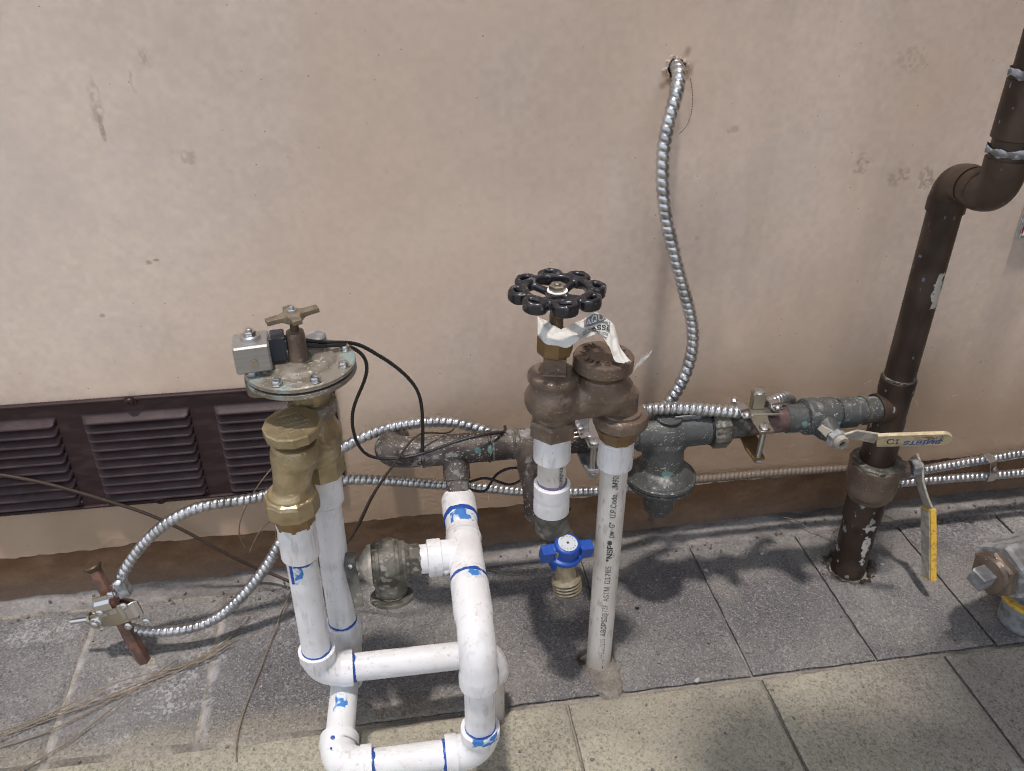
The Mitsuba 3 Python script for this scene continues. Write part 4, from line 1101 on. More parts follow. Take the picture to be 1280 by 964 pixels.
def on_pipe(text, h, z, ang, bold, r, cx, cy, length):
    t = meshkit.text_mesh(text, h, .0005, bold); t = t.subdivide_to_size(.0015) if len(t.faces) < 9000 else t
    v = np.asarray(t.vertices); w = v[:, 0].max() - v[:, 0].min()
    a = ang - (v[:, 1] - h / 2) / r; rr = r - .0003 + v[:, 2]
    zz = z + (v[:, 0] - v[:, 0].min()) * length / w
    m = trimesh.Trimesh(np.stack([cx + rr * np.cos(a), cy + rr * np.sin(a), zz], 1), t.faces, process=False); m.fix_normals(); return m


spec = [('E', .004, .008, True), ('40', .010, .019, True), ('PVC-1120', .023, .050, False), ('480PSI', .054, .083, True), ('@73F', .0835, .100, False), ('ASTM', .105, .125, False), ('D1785', .130, .153, False), ('"NSF®', .160, .187, True), ('pw-G"', .191, .210, False),
        ('U.P.Code', .216, .244, False), ('JM90', .250, .2655, False)]
prn = [on_pipe(t, .0056, z0, math.radians(-97), b, PR, SX - .0004, -.1802, z1 - z0) for t, z0, z1, b in spec]
part(st, 'printing', cat(*prn), 'm_ink', False)

# white nipple between valve and hose tap
ni = thing('pvc_nipple', 'short white plastic nipple with purple primer under the handwheel valve', 'pipe')
part(ni, 'pipe', pipe(V(GX + .0005, GY, .24), V(GX, GY, .30), PR), 'm_oldpvc')
part(ni, 'adapter', put(lathe([(.0155, .2830), (.0174, .2840), (.0174, .3030), (.0170, .3040), (.0170, .3100), (.0174, .3110), (.0174, .3150), (.0155, .3160)], 40), (GX, GY, 0)), 'm_pvc')
lo = part(ni, 'adapter', put(lathe([(.0155, .2215), (.0174, .2225), (.0174, .2350), (.0170, .2360), (.0170, .2400), (.0174, .2410), (.0174, .2545), (.0155, .2555)], 40), (GX + .001, GY, 0)), 'm_pvc')
part(lo, 'primer_ring', ragged_ring(V(GX + .001, GY, .2560), up, PR + .0003, .0042, 22, .004), 'm_primer', True)
part(ni, 'printing', on_pipe('nuejmuu', .0050, .2575, math.radians(-62), True, PR, GX, GY, .025), 'm_ink', False)

# hose tap
ht = thing('hose_tap', 'brass hose tap with blue plastic handle, open threaded spout pointing down', 'tap')
TX, TY = .1345, -.1805
hd = unit(V(.10, -.24, .97)); HB = V(.1452, -.2015, .1915); SPd = unit(V(.12, -.16, -1)); SP0 = V(.1410, -.1985, .1920)


def tap_body(p):
    return smin(sd_cone(p, V(TX, TY, .196), V(TX, TY, .224), .0158, .0160, .002), sd_cap(p, V(TX + .001, TY, .200), V(TX + .012, TY - .008, .182), .0150, .0140), k=.005) + .0006 * (meshkit.fbm(p * 160, 3, 6) - .5)


part(ht, 'body', nets(tap_body, (.112, -.21, .160), (.168, -.158, .227), .0012), 'm_crust', True)
part(ht, 'spout', put(lathe([(.0130, 0), (.0115, .008), (.0100, .020), (.0104, .034), (.0122, .038)], 36), SP0, SPd), 'm_spout')
thd = [(.0122, .036)]
for k in range(4): thd += [(.0140, .0383 + .0036 * k), (.0146, .0396 + .0036 * k), (.0118, .0404 + .0036 * k), (.0118, .0414 + .0036 * k)]
thd += [(.0136, .0532), (.0118, .0536), (.0112, .047)]
part(ht, 'thread', put(lathe(thd, 36), SP0, SPd), 'm_spout', 20)


def handle(p):
    d = sd_cone(p, V(0, 0, -.0270), V(0, 0, .0075), .0136, .0126, .0025)
    d = smin(d, sd_cone(p, V(0, .0020, -.0110), V(0, .0020, -.0065), .0190, .0182, .0015), k=.002)
    for s in (-1, 1):
        q = p - V(s * .0195, -.002, -.0035); e = np.max(np.abs(q) - V(.0062, .0058, .0072), -1); d = smin(d, e, k=.002)
        d = smin(d, np.max(np.abs(p - V(s * .011, 0, -.002)) - V(.006, .0032, .0050), -1), k=.002)
    return d


hn = part(ht, 'handle', put(nets(handle, (-.029, -.020, -.030), (.029, .024, .011), .0007), HB, hd, 0, (1, .1, 0)), 'm_blue', 40, 'royal blue two winged handle')
part(hn, 'disc', put(cat(ring(.0012, .0096, .0072, .0079, 32, .0002)), HB, hd), 'm_dial', label='white disc on the handle')
part(hn, 'screw', put(cyl(.0014, .0070, .0084, .0002, n=12), HB, hd), 'm_ink')
mk = []
for k in range(15):
    if k in (3, 4, 11): continue
    b = box(.0009, .0013, .0003, .0001); b.apply_translation((0, .0074, .0081)); b.apply_transform(trimesh.transformations.rotation_matrix(.42 * k, (0, 0, 1))); mk.append(b)
part(hn, 'disc_print', put(cat(*mk), HB, hd), 'm_tagprint', False)

# ================================================================== PAPER TAG
tg = thing('paper_tag', 'crumpled white paper tag hung on the handwheel stem, draped over the bronze cap', 'tag')
tp = [V(.116, -.1830, .4235), V(.128, -.1925, .4195), V(.141, -.1945, .4185), V(.156, -.1905, .4220), V(.168, -.1880, .4215), V(.1770, -.1905, .4150), V(.1815, -.1965, .4040), V(.1860, -.2010, .3965), V(.1905, -.2035, .3935)]
tpp, us = smooth_path(tp, .0015)
wd = np.interp(np.linspace(0, 1, len(tpp)), [0, .25, .6, .72, .85, 1], [.019, .022, .021, .017, .012, .009])
nW = 13
ac = unit(V(.15, 1, .55)); ac2 = unit(V(1, .55, .35))
rowsv = []
for i, (q, w) in enumerate(zip(tpp, wd)):
    u = i / (len(tpp) - 1); a = unit(ac * (1 - max(0, (u - .55) / .45)) + ac2 * max(0, (u - .55) / .45))
    for j in np.linspace(-.5, .5, nW):
        rowsv.append(q + a * w * j + V(0, 0, .0022 * math.sin(j * 5 + u * 9) + .0012 * math.sin(u * 31 + j * 8)))
tv = np.array(rowsv); tf = grid_faces(len(tpp), nW, False)
hole_c = V(GX, GY, .42)
keep = np.min(np.linalg.norm(tv[tf][:, :, :2] - hole_c[:2], axis=2), axis=1) > .0062
tm = trimesh.Trimesh(tv, tf[keep], process=False)
tm2 = trimesh.Trimesh(np.vstack([tv, tv + [0, .0001, .0003]]), np.vstack([tf[keep], tf[keep][:, ::-1] + len(tv)]), process=False); tm2.remove_unreferenced_vertices()
part(tg, 'sheet', tm2, 'm_paper', True)


def on_tag(mesh2d, u0, u1, j0, j1):
    """Print laid on the sheet: x in 0..1 runs from u0 to u1 along it, y in 0..1 from j0 to j1 across."""
    v = np.asarray(mesh2d.vertices); m1 = len(tpp)
    uu = (u0 + (u1 - u0) * v[:, 0]) * (m1 - 1); jj = (j0 + (j1 - j0) * v[:, 1] + .5) * (nW - 1)
    i0, k0 = np.clip(uu.astype(int), 0, m1 - 2), np.clip(jj.astype(int), 0, nW - 2); fu, fj = (uu - i0)[:, None], (jj - k0)[:, None]
    Gd = tv.reshape(m1, nW, 3)
    q = (Gd[i0, k0] * (1 - fu) + Gd[i0 + 1, k0] * fu) * (1 - fj) + (Gd[i0, k0 + 1] * (1 - fu) + Gd[i0 + 1, k0 + 1] * fu) * fj
    t1_ = Gd[i0 + 1, k0] - Gd[i0, k0]; t2__ = Gd[i0, k0 + 1] - Gd[i0, k0]; nn = np.cross(t1_, t2__); nn /= np.linalg.norm(nn, axis=1, keepdims=True); nn *= np.where(nn[:, 2:] < 0, -1, 1)
    m = trimesh.Trimesh(q + nn * (.0005 + .0003 * v[:, 2:]), mesh2d.faces, process=False); return m


def unit_text(t, bold=True):
    m = meshkit.text_mesh(t, 1.0, 1.0, bold); v = np.asarray(m.vertices).copy(); v -= v.min(0); v /= np.maximum(v.max(0), 1e-9)
    return trimesh.Trimesh(v, m.faces, process=False).subdivide()


bx = box(1, 1, 1, .001); bx.apply_translation((.5, .5, .0)); bx = bx.subdivide().subdivide().subdivide()
pb = part(tg, 'print_band', on_tag(bx, .44, .68, .16, .44), 'm_tagprint', False, 'dark band printed AQUA in white')
tq = unit_text('AQUA'); tq.vertices += [0, 0, 2.2]; part(pb, 'lettering', on_tag(tq, .46, .67, .20, .40), 'm_white', False)
part(tg, 'lettering', on_tag(unit_text('ASSE'), .51, .69, -.04, .11), 'm_ink', False)
part(tg, 'lettering', on_tag(unit_text('NO 105462 COM'), .42, .68, -.19, -.09), 'm_tagprint', False)
part(tg, 'lettering', on_tag(unit_text('WITH DRAIN PORT'), .42, .68, -.34, -.24), 'm_tagprint', False)

# ================================================================== FLEXIBLE CONDUITS
cg = 'flexible metal conduits'
C1 = [(.2795, .040, .5960), (.2795, .012, .5955), (.2775, -.012, .5930), (.271, -.030, .577), (.2625, -.038, .545), (.2615, -.042, .503), (.2705, -.044, .455), (.2880, -.045, .403), (.3030, -.045, .361), (.3110, -.046, .327), (.3085, -.048, .293), (.2990, -.052, .270), (.2860, -.056, .252), (.272, -.058, .240)]
one('flexible_conduit', conduit_mesh(C1, .0066, .0080), 'm_conduit', 'tall silver spiral conduit climbing the wall into a ragged hole', 'conduit', True, cg)
C2 = [(.352, -.094, .259), (.335, -.094, .2625), (.300, -.088, .2655), (.262, -.084, .2655), (.235, -.082, .2620), (.212, -.082, .258)]
one('flexible_conduit', conduit_mesh(C2, .0068, .0066), 'm_conduit', 'silver conduit lying on top of the water line behind the bell shaped regulator', 'conduit', True, cg)
C2b = [(.386, -.088, .262), (.400, -.081, .2625), (.418, -.067, .257), (.433, -.054, .244), (.444, -.047, .225), (.448, -.047, .200)]
one('flexible_conduit', conduit_mesh(C2b, .0066, .0060), 'm_conduit', 'short silver conduit from the right side of the yellowish clamp behind the water line', 'conduit', True, cg)
C3 = [(-.3290, -.081, .070), (-.3240, -.078, .085), (-.3070, -.072, .112), (-.265, -.070, .1565), (-.2125, -.067, .179), (-.152, -.055, .177), (-.110, -.047, .200), (-.067, -.044, .223), (-.030, -.043, .2385), (.011, -.045, .2465), (.055, -.050, .2455), (.098, -.058, .233), (.150, -.060, .226), (.186, -.066, .232)]
one('flexible_conduit', conduit_mesh(C3, .0058, .0068), 'm_conduit', 'upper silver conduit arching from the ground rod clamp behind the brass valve', 'conduit', True, cg)
C4 = [(-.3170, -.088, .0335), (-.300, -.092, .0310), (-.265, -.094, .0300), (-.228, -.088, .0350), (-.195, -.080, .058), (-.166, -.074, .090), (-.142, -.064, .125), (-.112, -.045, .158), (-.077, -.034, .171), (-.040, -.031, .166), (-.011, -.030, .160), (.043, -.030, .149), (.099, -.029, .1365), (.137, -.028, .1275), (.195, -.024, .117), (.262, -.018, .1115), (.300, -.012, .1095)]
one('flexible_conduit', conduit_mesh(C4, .0060, .0066), 'm_conduit', 'lower silver conduit looping near the paving then along the foot of the wall', 'conduit', True, cg)
C5 = [(.296, -.0115, .1085), (.330, -.0115, .1080), (.360, -.0110, .1085), (.433, -.0110, .1080), (.500, -.0110, .1060), (.548, -.0110, .1040), (.585, -.0110, .1030), (.615, -.0110, .1010)]
one('flexible_conduit', conduit_mesh(C5, .0050, .0058), 'm_dustymetal', 'thin dust covered brown conduit under the plaster lip, right of the regulator', 'conduit', True)
cn = thing('conduit_connector', 'small dusty connector joining bright and dusty conduit near the regulator', 'connector')
part(cn, 'sleeve', put(lathe([(.0062, 0), (.0068, .001), (.0068, .014), (.0060, .015)], 20), (.334, -.0115, .108), (1, 0, 0)), 'm_dustymetal')
part(cn, 'screw', put(cyl(.0028, 0, .009, .0005, n=14), (.341, -.0115, .106), (0, -1, -.2)), 'm_stem')
C6 = [(.560, -.022, .096), (.600, -.026, .0965), (.646, -.024, .0990), (.707, -.020, .1025), (.760, -.018, .1050), (.797, -.017, .1065), (.86, -.017, .1085), (.98, -.017, .112)]
one('flexible_conduit', conduit_mesh(C6, .0062, .0066), 'm_conduit', 'upper of two silver conduits running right along the lip past the riser', 'conduit', True, cg)
C7 = [(.560, -.024, .086), (.600, -.028, .0860), (.648, -.028, .0860), (.712, -.027, .0845), (.760, -.027, .0830), (.805, -.027, .0820), (.87, -.027, .081), (.98, -.027, .080)]
one('flexible_conduit', conduit_mesh(C7, .0058, .0066), 'm_conduit', 'lower of two silver conduits running right along the footing past the riser', 'conduit', True, cg)
ss = thing('conduit_strap', 'small zinc strap screwed over the two conduits at the right edge', 'strap')
part(ss, 'band', strip([(.742, -.018, .112), (.744, -.031, .108), (.746, -.036, .094), (.747, -.034, .080), (.748, -.022, .074)], .010, .0014, (1, 0, 0)), 'm_zinc', 30)
part(ss, 'screw', put(lathe([(.0036, 0), (.0030, .0015), (.001, .002)], 14), (.7455, -.0365, .100), (0, -1, .2)), 'm_zinc')


# ================================================================== GROUND CLAMPS
def screw_at(holder, p, axis, r=.0036, mat='m_zinc'):
    return part(holder, 'screw', put(lathe([(r * .95, 0), (r, .0006), (r * .92, .0016), (r * .55, .0024), (r * .3, .0024), (r * .28, .0016)], 16), p, axis), mat)


def saddle(p, a, across, w=.017, L=.022, mat='m_zinc'):
    """A little bridge plate with two humps."""
    a, across = unit(a), unit(across); n = np.cross(a, across); n = n if n[2] > 0 else -n
    pts = [p - a * L / 2, p - a * L * .28, p - a * L * .15 + n * .003, p + a * L * .15 + n * .003, p + a * L * .28, p + a * L / 2]
    return strip(pts, w, .0018, across)


g1 = thing('ground_clamp', 'yellowish zinc ground clamp bolted round the water line between union and big coupling', 'clamp', 'ground clamps')
cx = .3745
part(g1, 'upper_jaw', strip([(cx - .002, MY - .040, .2520), (cx - .002, MY - .022, .2535), (cx - .001, MY - .014, .2560), (cx, MY + .004, .2585), (cx, MY + .018, .252)], [.016, .018, .020, .020, .018], .0034, (1, 0, 0)), 'm_chromate', 30)
part(g1, 'lower_jaw', strip([(cx - .002, MY - .034, .2140), (cx - .002, MY - .016, .2150), (cx - .001, MY - .004, .2195), (cx, MY + .014, .2195), (cx, MY + .020, .222)], [.013, .016, .019, .019, .018], .0034, (1, 0, 0)), 'm_dullbrass', 30)
part(g1, 'tower', put(box(.0140, .0105, .0200, .0012), (cx + .001, MY - .002, .2700), (0, 0, 1), -.12), 'm_chromate', False)
part(g1, 'wing', put(box(.050, .013, .0032, .0008), (cx - .002, MY - .008, .2585), (0, -.1, 1), -.10), 'm_chromate', False)
sa = part(g1, 'saddle', saddle(V(cx - .0200, MY - .010, .2640), (.25, -1, -.15), (1, .25, 0), .012, .028), 'm_zinc', 30)
screw_at(sa, V(cx - .0175, MY - .0205, .2640), (0, -.3, 1)); screw_at(sa, V(cx - .0235, MY + .0020, .2690), (0, -.2, 1))
sa = part(g1, 'saddle', saddle(V(cx + .0170, MY - .006, .2650), (.25, -1, -.15), (1, .25, 0), .012, .022), 'm_zinc', 30)
screw_at(sa, V(cx + .0190, MY - .0150, .2660), (0, -.3, 1))
screw_at(g1, V(cx + .001, MY - .003, .2800), (0, -.1, 1), .0062)
screw_at(g1, V(cx - .002, MY - .0330, .2550), (0, -.1, 1), .0060)
part(g1, 'bolt', pipe(V(cx - .002, MY - .0305, .2080), V(cx - .002, MY - .0325, .2540), .0032, 16), 'm_zinc')
part(g1, 'nut', put(hexa(.0046, 0, .0036, .0006), (cx - .002, MY - .0305, .2085), (0, 0, 1)), 'm_galv', False)

g2 = thing('ground_clamp', 'grey zinc ground clamp half hidden between the white nipple and standpipe', 'clamp', 'ground clamps')
cx = .1900
part(g2, 'upper_jaw', strip([(cx, MY - .034, .2490), (cx, MY - .016, .2520), (cx, MY + .004, .2560), (cx, MY + .018, .250)], [.014, .016, .018, .016], .0034, (1, 0, 0)), 'm_zinc', 30)
part(g2, 'lower_jaw', strip([(cx, MY - .034, .2170), (cx, MY - .016, .2150), (cx, MY + .004, .2190), (cx, MY + .018, .222)], [.013, .016, .020, .018], .0034, (1, 0, 0)), 'm_galv', 30)
part(g2, 'tower', put(box(.0120, .0120, .0240, .0010), (cx - .008, MY - .006, .2650), (0, 0, 1), .2), 'm_zinc', False)
sa = part(g2, 'saddle', saddle(V(cx - .010, MY - .014, .2600), (.2, -1, -.3), (1, .2, 0), .012, .026), 'm_zinc', 30)
screw_at(sa, V(cx - .012, MY - .020, .2630), (0, -.4, 1)); screw_at(g2, V(cx + .0005, MY - .0300, .2525), (0, -.1, 1), .0062)
part(g2, 'bolt', pipe(V(cx, MY - .0295, .2060), V(cx, MY - .0295, .252), .0032, 16), 'm_zinc')
part(g2, 'nut', put(hexa(.0050, 0, .004, .0006), (cx, MY - .0295, .2095), (0, 0, 1)), 'm_zinc', False)
cw = thing('bare_copper_wire', 'short bright bare copper wire with flattened end entering the half hidden clamp', 'wire')
part(cw, 'strand', wire([(.148, MY - .014, .2505), (.166, MY - .016, .2545), (.186, MY - .016, .2585)], .0013), 'm_brightcopper', True)
part(cw, 'strand', wire([(.148, MY - .016, .2475), (.166, MY - .019, .2510), (.186, MY - .019, .2555)], .0013), 'm_brightcopper', True)
part(cw, 'lug', put(box(.026, .0022, .024, .0006), (.163, MY + .004, .2560), (0, -.3, 1), .1), 'm_barecopper', False)

ru, rb = V(-.3400, -.0760, .1150), V(-.3010, -.1080, -.030)
gr_ = thing('ground_rod', 'leaning copper ground rod driven into the pavers at the left, its head mushroomed', 'rod')
rd = unit(ru - rb); Lr = np.linalg.norm(ru - rb)
part(gr_, 'shaft', put(lathe([(.0070, 0), (.0074, .002), (.0078, Lr * .4), (.0068, Lr * .7), (.0074, Lr - .01), (.0066, Lr)], 6), rb, rd, .3), 'm_barecopper', 25)
part(gr_, 'head', put(lathe([(.0070, -.002), (.0086, .001), (.0092, .0035), (.0080, .0052), (.0040, .0058)], 12), ru, rd), 'm_stem', label='dark battered mushroom head')
g3 = thing('ground_clamp', 'silver ground clamp with long blue bolt on the leaning copper rod', 'clamp', 'ground clamps')
M_ = rb + rd * (.0975); sd_ = unit(np.cross(rd, V(0, 1, .4))); fn_ = unit(np.cross(sd_, rd)); fn_ = fn_ if fn_[1] < 0 else -fn_
sd_ = sd_ if sd_[0] > 0 else -sd_
part(g3, 'front_jaw', strip([M_ - sd_ * .024 + fn_ * .008, M_ - sd_ * .012 + fn_ * .0105, M_ + sd_ * .000 + fn_ * .0125, M_ + sd_ * .014 + fn_ * .0105, M_ + sd_ * .028 + fn_ * .010], [.014, .018, .020, .020, .018], .0034, rd), 'm_chromate', 30)
part(g3, 'rear_jaw', strip([M_ - sd_ * .026 + fn_ * .001, M_ - sd_ * .012 - fn_ * .004, M_ - fn_ * .0105, M_ + sd_ * .012 - fn_ * .006, M_ + sd_ * .022 - fn_ * .002], [.016, .018, .020, .018, .014], .0034, rd), 'm_chromate', 30)
part(g3, 'bolt', pipe(M_ - sd_ * .050 + rd * .004 + fn_ * .006, M_ - sd_ * .010 + fn_ * .006, .0030, 16), 'm_zinc')
part(g3, 'bolt_head', put(cat(cyl(.0068, 0, .0030, .0008, n=24), lathe([(.0048, .003), (.0040, .0052), (.0020, .0060)], 20)), M_ - sd_ * .020 + fn_ * .0105 - rd * .002, fn_), 'm_zinc')
part(g3, 'washer', put(ring(.003, .0078, 0, .003, 24), M_ - sd_ * .0285 + rd * .001 + fn_ * .005, sd_), 'm_chromate')
sa = part(g3, 'saddle', saddle(M_ + sd_ * .000 + rd * .0165 + fn_ * .013, rd, sd_, .018, .024), 'm_zinc', 30)
screw_at(sa, M_ - sd_ * .006 + rd * .011 + fn_ * .0155, fn_, .0040); screw_at(sa, M_ + sd_ * .012 + rd * .027 + fn_ * .012, fn_, .0042)
sa = part(g3, 'saddle', saddle(M_ + sd_ * .024 + rd * .004 + fn_ * .012, sd_, rd, .018, .024), 'm_zinc', 30)
screw_at(sa, M_ + sd_ * .022 + rd * .012 + fn_ * .0155, fn_, .0046); screw_at(sa, M_ + sd_ * .014 - rd * .014 + fn_ * .013, fn_, .0044)
part(g3, 'block', put(box(.012, .012, .020, .001), M_ + sd_ * .020 + rd * .026, rd), 'm_galv', False)
screw_at(g3, M_ + sd_ * .022 + rd * .036 + fn_ * .006, (0, -.5, 1), .0042)
screw_at(g3, M_ + sd_ * .030 - rd * .018 + fn_ * .006, fn_, .0050)

# ================================================================== WIRES
one('cable', wire([(-.096, -.199, .435), (-.084, -.194, .4325), (-.063, -.189, .4245), (-.039, -.177, .4155), (-.022, -.158, .395), (-.008, -.140, .373), (.012, -.120, .335), (.017, -.110, .301), (.016, -.102, .262), (.015, -.104, .250)], .0017), 'm_rubber',
    'black cable arching from the solenoid down onto the water line', 'cable', True)
one('cable', wire([(-.094, -.203, .433), (-.084, -.199, .4300), (-.063, -.194, .4235), (-.045, -.185, .4180), (-.031, -.172, .400), (-.033, -.150, .364), (-.046, -.135, .327), (-.049, -.120, .286), (-.039, -.113, .258), (-.016, -.109, .248), (.016, -.107, .250), (.049, -.106, .260), (.082, -.100, .262), (.099, -.088, .255), (.104, -.070, .250)], .0016), 'm_rubber',
    'black cable making a big drooping loop in front of the water line elbow', 'cable', True)
one('cable', wire([(.042, -.060, .200), (.063, -.070, .181), (.080, -.075, .188), (.095, -.080, .1855), (.110, -.080, .180), (.128, -.080, .193), (.140, -.075, .21)], .0015), 'm_rubber', 'thin black wire crossing below the water line, left of the white nipple', 'cable', True, 'black wires under the water line')
one('cable', wire([(.045, -.055, .175), (.067, -.062, .164), (.082, -.068, .1655), (.092, -.072, .186), (.110, -.080, .202), (.128, -.080, .2015), (.142, -.074, .215)], .0015), 'm_rubber', 'thin black wire looping below the water line, left of the white nipple', 'cable', True, 'black wires under the water line')
pth, _ = smooth_path([(.050, -.070, .252), (.030, -.090, .262), (.011, -.101, .268), (-.008, -.110, .251), (-.030, -.110, .219), (-.047, -.101, .182), (-.061, -.090, .146), (-.077, -.083, .118), (-.092, -.080, .10)], .004)
one('dry_twig', sweep(pth, np.interp(np.linspace(0, 1, len(pth)), [0, .4, .7, 1], [.0009, .0013, .0021, .0010]), 8), 'm_brownwire', 'thin brown twig curving down across the water line to the footing', 'twig', True)
one('wire', wire([(-.62, -.012, .228), (-.52, -.013, .219), (-.445, -.0135, .207), (-.386, -.014, .186), (-.343, -.014, .163), (-.291, -.013, .130), (-.246, -.012, .089), (-.209, -.008, .048), (-.184, -.006, .026), (-.160, -.012, .014), (-.13, -.03, .006)], .0019), 'm_brownwire', 'slack brown wire hanging across the vent and footing at the left', 'wire', True)
ng = 'dry needles lying on the pavers'
needles = [((-.52, -.219, .004), (-.441, -.190, .004), (-.371, -.169, .004), (-.299, -.138, .0045), (-.245, -.113, .004), (-.198, -.057, .004)),
           ((-.52, -.226, .003), (-.436, -.202, .003), (-.381, -.187, .003), (-.327, -.156, .003), (-.275, -.130, .004), (-.208, -.099, .004)),
           ((-.52, -.222, .0065), (-.437, -.198, .0065), (-.364, -.164, .0065), (-.289, -.144, .006), (-.228, -.105, .006), (-.204, -.089, .006)),
           ((-.442, -.184, .0055), (-.366, -.159, .0075), (-.316, -.135, .0075), (-.267, -.127, .007), (-.216, -.100, .0060)),
           ((-.43, -.255, .003), (-.397, -.231, .003), (-.360, -.206, .004), (-.330, -.177, .005), (-.291, -.137, .008), (-.269, -.113, .004))]
for k, (q, lab) in enumerate(zip(needles, ('long dry needle farthest from the viewer in the bundle at the left', 'long dry needle nearest the viewer in the bundle at the left', 'long dry needle in the middle of the bundle at the left',
                                           'shorter dry needle lying on top of the bundle', 'curved pale needle leaving the bundle towards the viewer'))):
    one('dry_needle', wire(q, .00070, 6), 'm_straw', lab, 'needle', True, ng)
one('dry_needle', wire([(-.188, -.250, .003), (-.190, -.208, .003), (-.180, -.153, .004), (-.165, -.081, .006), (-.151, -.031, .012)], .0007, 6), 'm_straw', 'single pale straw curving across the pavers left of the white pipes', 'needle', True, ng)
one('dry_needle', wire([(.495, .012, .012), (.512, .004, .010), (.521, -.004, .006), (.540, -.024, .003), (.556, -.045, .004)], .0007, 6), 'm_straw', 'pale straw behind the foot of the riser pipe', 'needle', True, ng)
one('dry_needle', wire([(.590, -.050, .003), (.617, -.012, .006), (.630, -.006, .012), (.650, -.012, .004), (.690, -.030, .003)], .0007, 6), 'm_straw', 'pale bent straw right of the riser pipe foot', 'needle', True, ng)
one('dry_grass', wire([(-.130, -.055, .225), (-.152, -.045, .196), (-.172, -.038, .166), (-.190, -.028, .130), (-.199, -.020, .10), (-.196, -.014, .070)], .0007, 6), 'm_straw', 'pale grass blade hanging beside the brass valve over the vent corner', 'grass blade', True)
one('dry_grass', wire([(-.130, -.060, .175), (-.146, -.058, .150), (-.165, -.045, .125), (-.178, -.030, .100), (-.192, -.020, .069)], .0008, 6), 'm_straw', 'pale grass blade curling from behind the front white pipe', 'grass blade', True)
one('dry_grass', wire([(-.135, -.060, .165), (-.150, -.055, .130), (-.156, -.040, .095), (-.160, -.020, .070)], .0007, 6), 'm_straw', 'short pale grass blade nearest the front white pipe', 'grass blade', True)
one('dry_grass', wire([(.293, -.003, .585), (.296, -.008, .560), (.292, -.012, .545), (.284, -.014, .536)], .0004, 5), 'm_straw', 'fine pale fibre dangling by the top of the tall conduit', 'fibre', True)

# fluffy white down stuck behind the bronze cap
fe = []
for k in range(26):
    u = RNG.random(); a = V(.2085, -.165, .362) + V(.011, -.002, .014) * u
    d = V(RNG.normal(), RNG.normal(), RNG.normal()) * .0018 * math.sin(math.pi * min(u + .15, 1)) + V(.004, 0, .006)
    fe.append(wire([a, a + d * .6, a + d + V(.001, 0, .002)], .00022, 4, .002))
one('feather', cat(*fe), 'm_white', 'tuft of white down sticking up right of the bronze cap', 'feather', True)

# loose grit on the paving
gm = []
for k in range(380):
    x = RNG.uniform(-.62, 1.0); y = -.012 + .020 * RNG.normal() * .6 + .012 * np.clip(x, -.5, .9); r = .0007 + .0015 * RNG.random() ** 3
    b = trimesh.creation.icosphere(1, r); b.vertices *= 1 + .7 * (RNG.random(b.vertices.shape) - .5); b.apply_translation((x, min(y, .02 + .015 * x), .002 + .004 * max(0, y + .014) / .03)); gm.append(b)
for k in range(700):
    x, y = RNG.uniform(-.75, 1.0), RNG.uniform(-.42, -.01)
    r = .0006 + .0011 * RNG.random() ** 3
    b = trimesh.creation.icosphere(1, r); b.vertices *= 1 + .6 * (RNG.random(b.vertices.shape) - .5); b.vertices *= (1.2, 1, .7); b.apply_translation((x, y, r * .4 + .0005)); gm.append(b)
k = one('grit', cat(*gm), 'm_sand', 'fine loose grit scattered over the pavers', 'grit', False); labels[k]['kind'] = 'stuff'
for (x, y, r, lab) in ((.444, -.041, .0032, 'pale chip on the shaded paver left of the riser foot'), (.362, -.060, .0036, 'white chip on the joint below the regulator'), (.206, -.163, .0055, 'grey pebble beside the standpipe foot'),
                       (.292, -.222, .0034, 'white chip on the row joint right of the standpipe'), (.588, -.082, .0026, 'small white chip right of the riser foot'), (.318, -.066, .0026, 'small grey chip near the regulator shadow'), (.258, -.109, .0026, 'dark pebble alone on the paver below the regulator')):
    r *= .72; b = trimesh.creation.icosphere(2, r); q = np.asarray(b.vertices); b.vertices = q * (1 + 1.2 * (meshkit.fbm(q * 300 + x * 50, 2) - .5))[:, None] * (1.3, .9, .7); b.apply_translation((x, y, r * .5))
    one('pebble', b, 'm_dark' if 'dark' in lab else ('m_chip' if 'white' in lab or 'pale' in lab else 'm_mortar'), lab, 'pebble', True)

rub = []
for k in range(60):
    a = RNG.random() * 6.28; rr = .024 + .008 * RNG.random()
    b = trimesh.creation.icosphere(1, .0012 + .0022 * RNG.random() ** 2); b.vertices *= 1 + .7 * (RNG.random(b.vertices.shape) - .5); b.apply_translation((.544 + rr * math.cos(a), -.078 + rr * math.sin(a), -.003 + .002 * RNG.random())); rub.append(b)
k = one('rubble', cat(*rub), 'm_soil', 'dark crumbs packed in the hole round the riser foot', 'rubble', False); labels[k]['kind'] = 'stuff'

# sand and cement packed round the standpipe foot
mp = plane(.168, .226, -.2320, -.168, 0, 90, 100, lambda x, y: .0012 + .0030 * (meshkit.fbm(np.stack([x * 160, y * 160, x * 0], -1), 4) - .5) - .006 * np.clip((np.hypot((x - .197) / .021, (y + .202) / .028) - .80 + 1.1 * (meshkit.fbm(np.stack([x * 120, y * 120, x * 0 + 4], -1), 3) - .5)) / .2, 0, 1.5))
one('cement_patch', mp, 'm_sand', 'crumbly grey cement patch in front of the standpipe foot', 'cement', True)

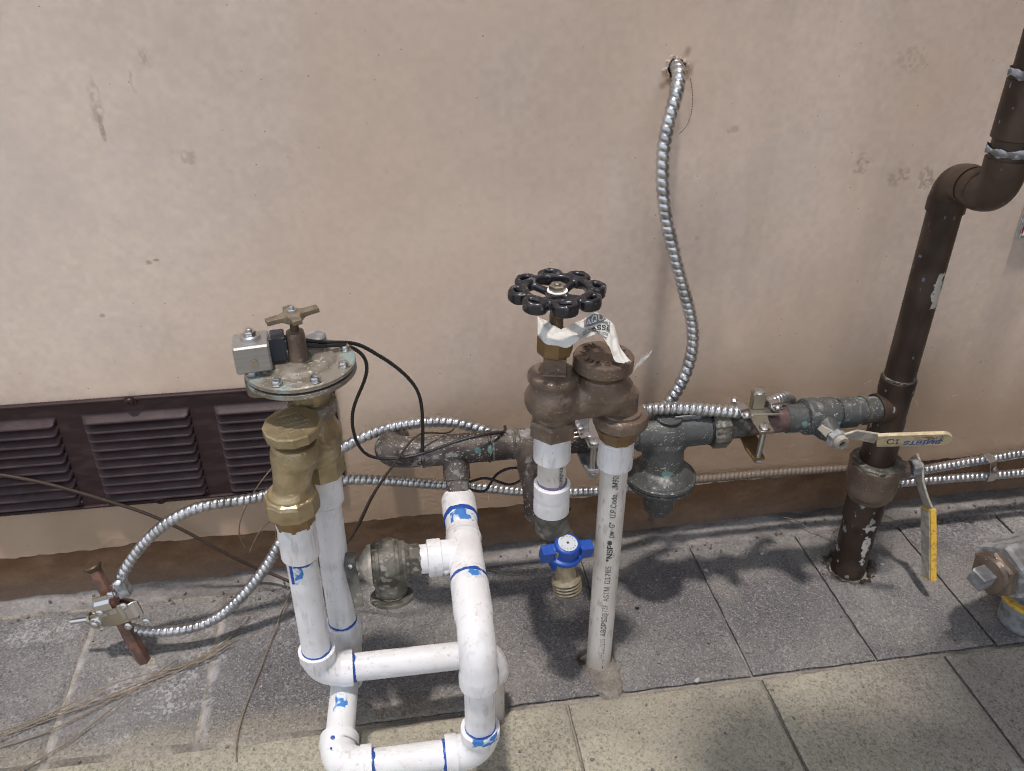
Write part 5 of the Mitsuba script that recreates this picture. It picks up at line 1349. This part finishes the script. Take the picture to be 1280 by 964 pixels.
# ================================================================== FITTING AT THE RIGHT EDGE
pf = thing('plugged_fitting', 'galvanized fitting with brown collar and square plug sticking in from the right edge', 'pipe fitting')
pa = unit(V(-1, -.26, .02)); PP = V(.645, -.2050, .1010)
part(pf, 'plug', put(lathe([(.0118, .030), (.0128, .0315), (.0128, .0520), (.0112, .054)], 4), PP, pa, .6), 'm_galv', False, 'grey square plug')
part(pf, 'collar', put(hexa(.0270, .019, .031, .0030), PP, pa, .2), 'm_bronze', False, 'brown hexagonal collar')
part(pf, 'boss', put(lathe([(.0220, .030), (.0195, .035), (.0135, .0365)], 36), PP, pa), 'm_bronze')
part(pf, 'body', put(lathe([(.0300, -.055), (.0330, -.050), (.0330, .014), (.0310, .019), (.020, .020)], 6), PP, pa, .1), 'm_galv', False)
part(pf, 'riser', put(lathe([(.0260, 0), (.0270, .002), (.0270, .060), (.0330, .066), (.0330, .080)], 30), (.700, -.196, .0)), 'm_galv')
part(pf, 'ring', put(ring(.028, .0350, .048, .053), (.690, -.205, .0)), 'm_yellow', label='yellow ring under the body')
part(pf, 'handle', put(lathe([(.008, 0), (.016, .004), (.018, .012), (.014, .018), (.006, .020)], 24), (.700, -.182, .137), (-.5, -.2, .9)), 'm_bronze')
part(pf, 'bonnet', put(lathe([(.016, 0), (.012, .010), (.009, .016)], 24), (.703, -.184, .128), (-.3, .1, 1)), 'm_galv')

sgn = thing('wall_sign', 'small white sign with red line and metal rim at the right edge of the wall', 'sign')
part(sgn, 'plate', put(box(.17, .0026, .11, .0006), (.6945 + .085, -.0035, .4040 + .055)), 'm_white', False)
part(sgn, 'frame_strip', put(box(.0030, .0036, .11, .0006), (.6945 + .0015, -.0045, .4590)), 'm_galv', False)
part(sgn, 'frame_strip', put(box(.164, .0036, .0030, .0006), (.6945 + .0870, -.0045, .4055)), 'm_galv', False)
part(sgn, 'red_line', put(box(.0018, .0010, .100, .0002), (.6945 + .0050, -.0052, .459)), 'm_red', False)
part(sgn, 'foil', put(box(.150, .0012, .010, .0004), (.6945 + .083, -.0053, .4125)), 'm_zinc', False)
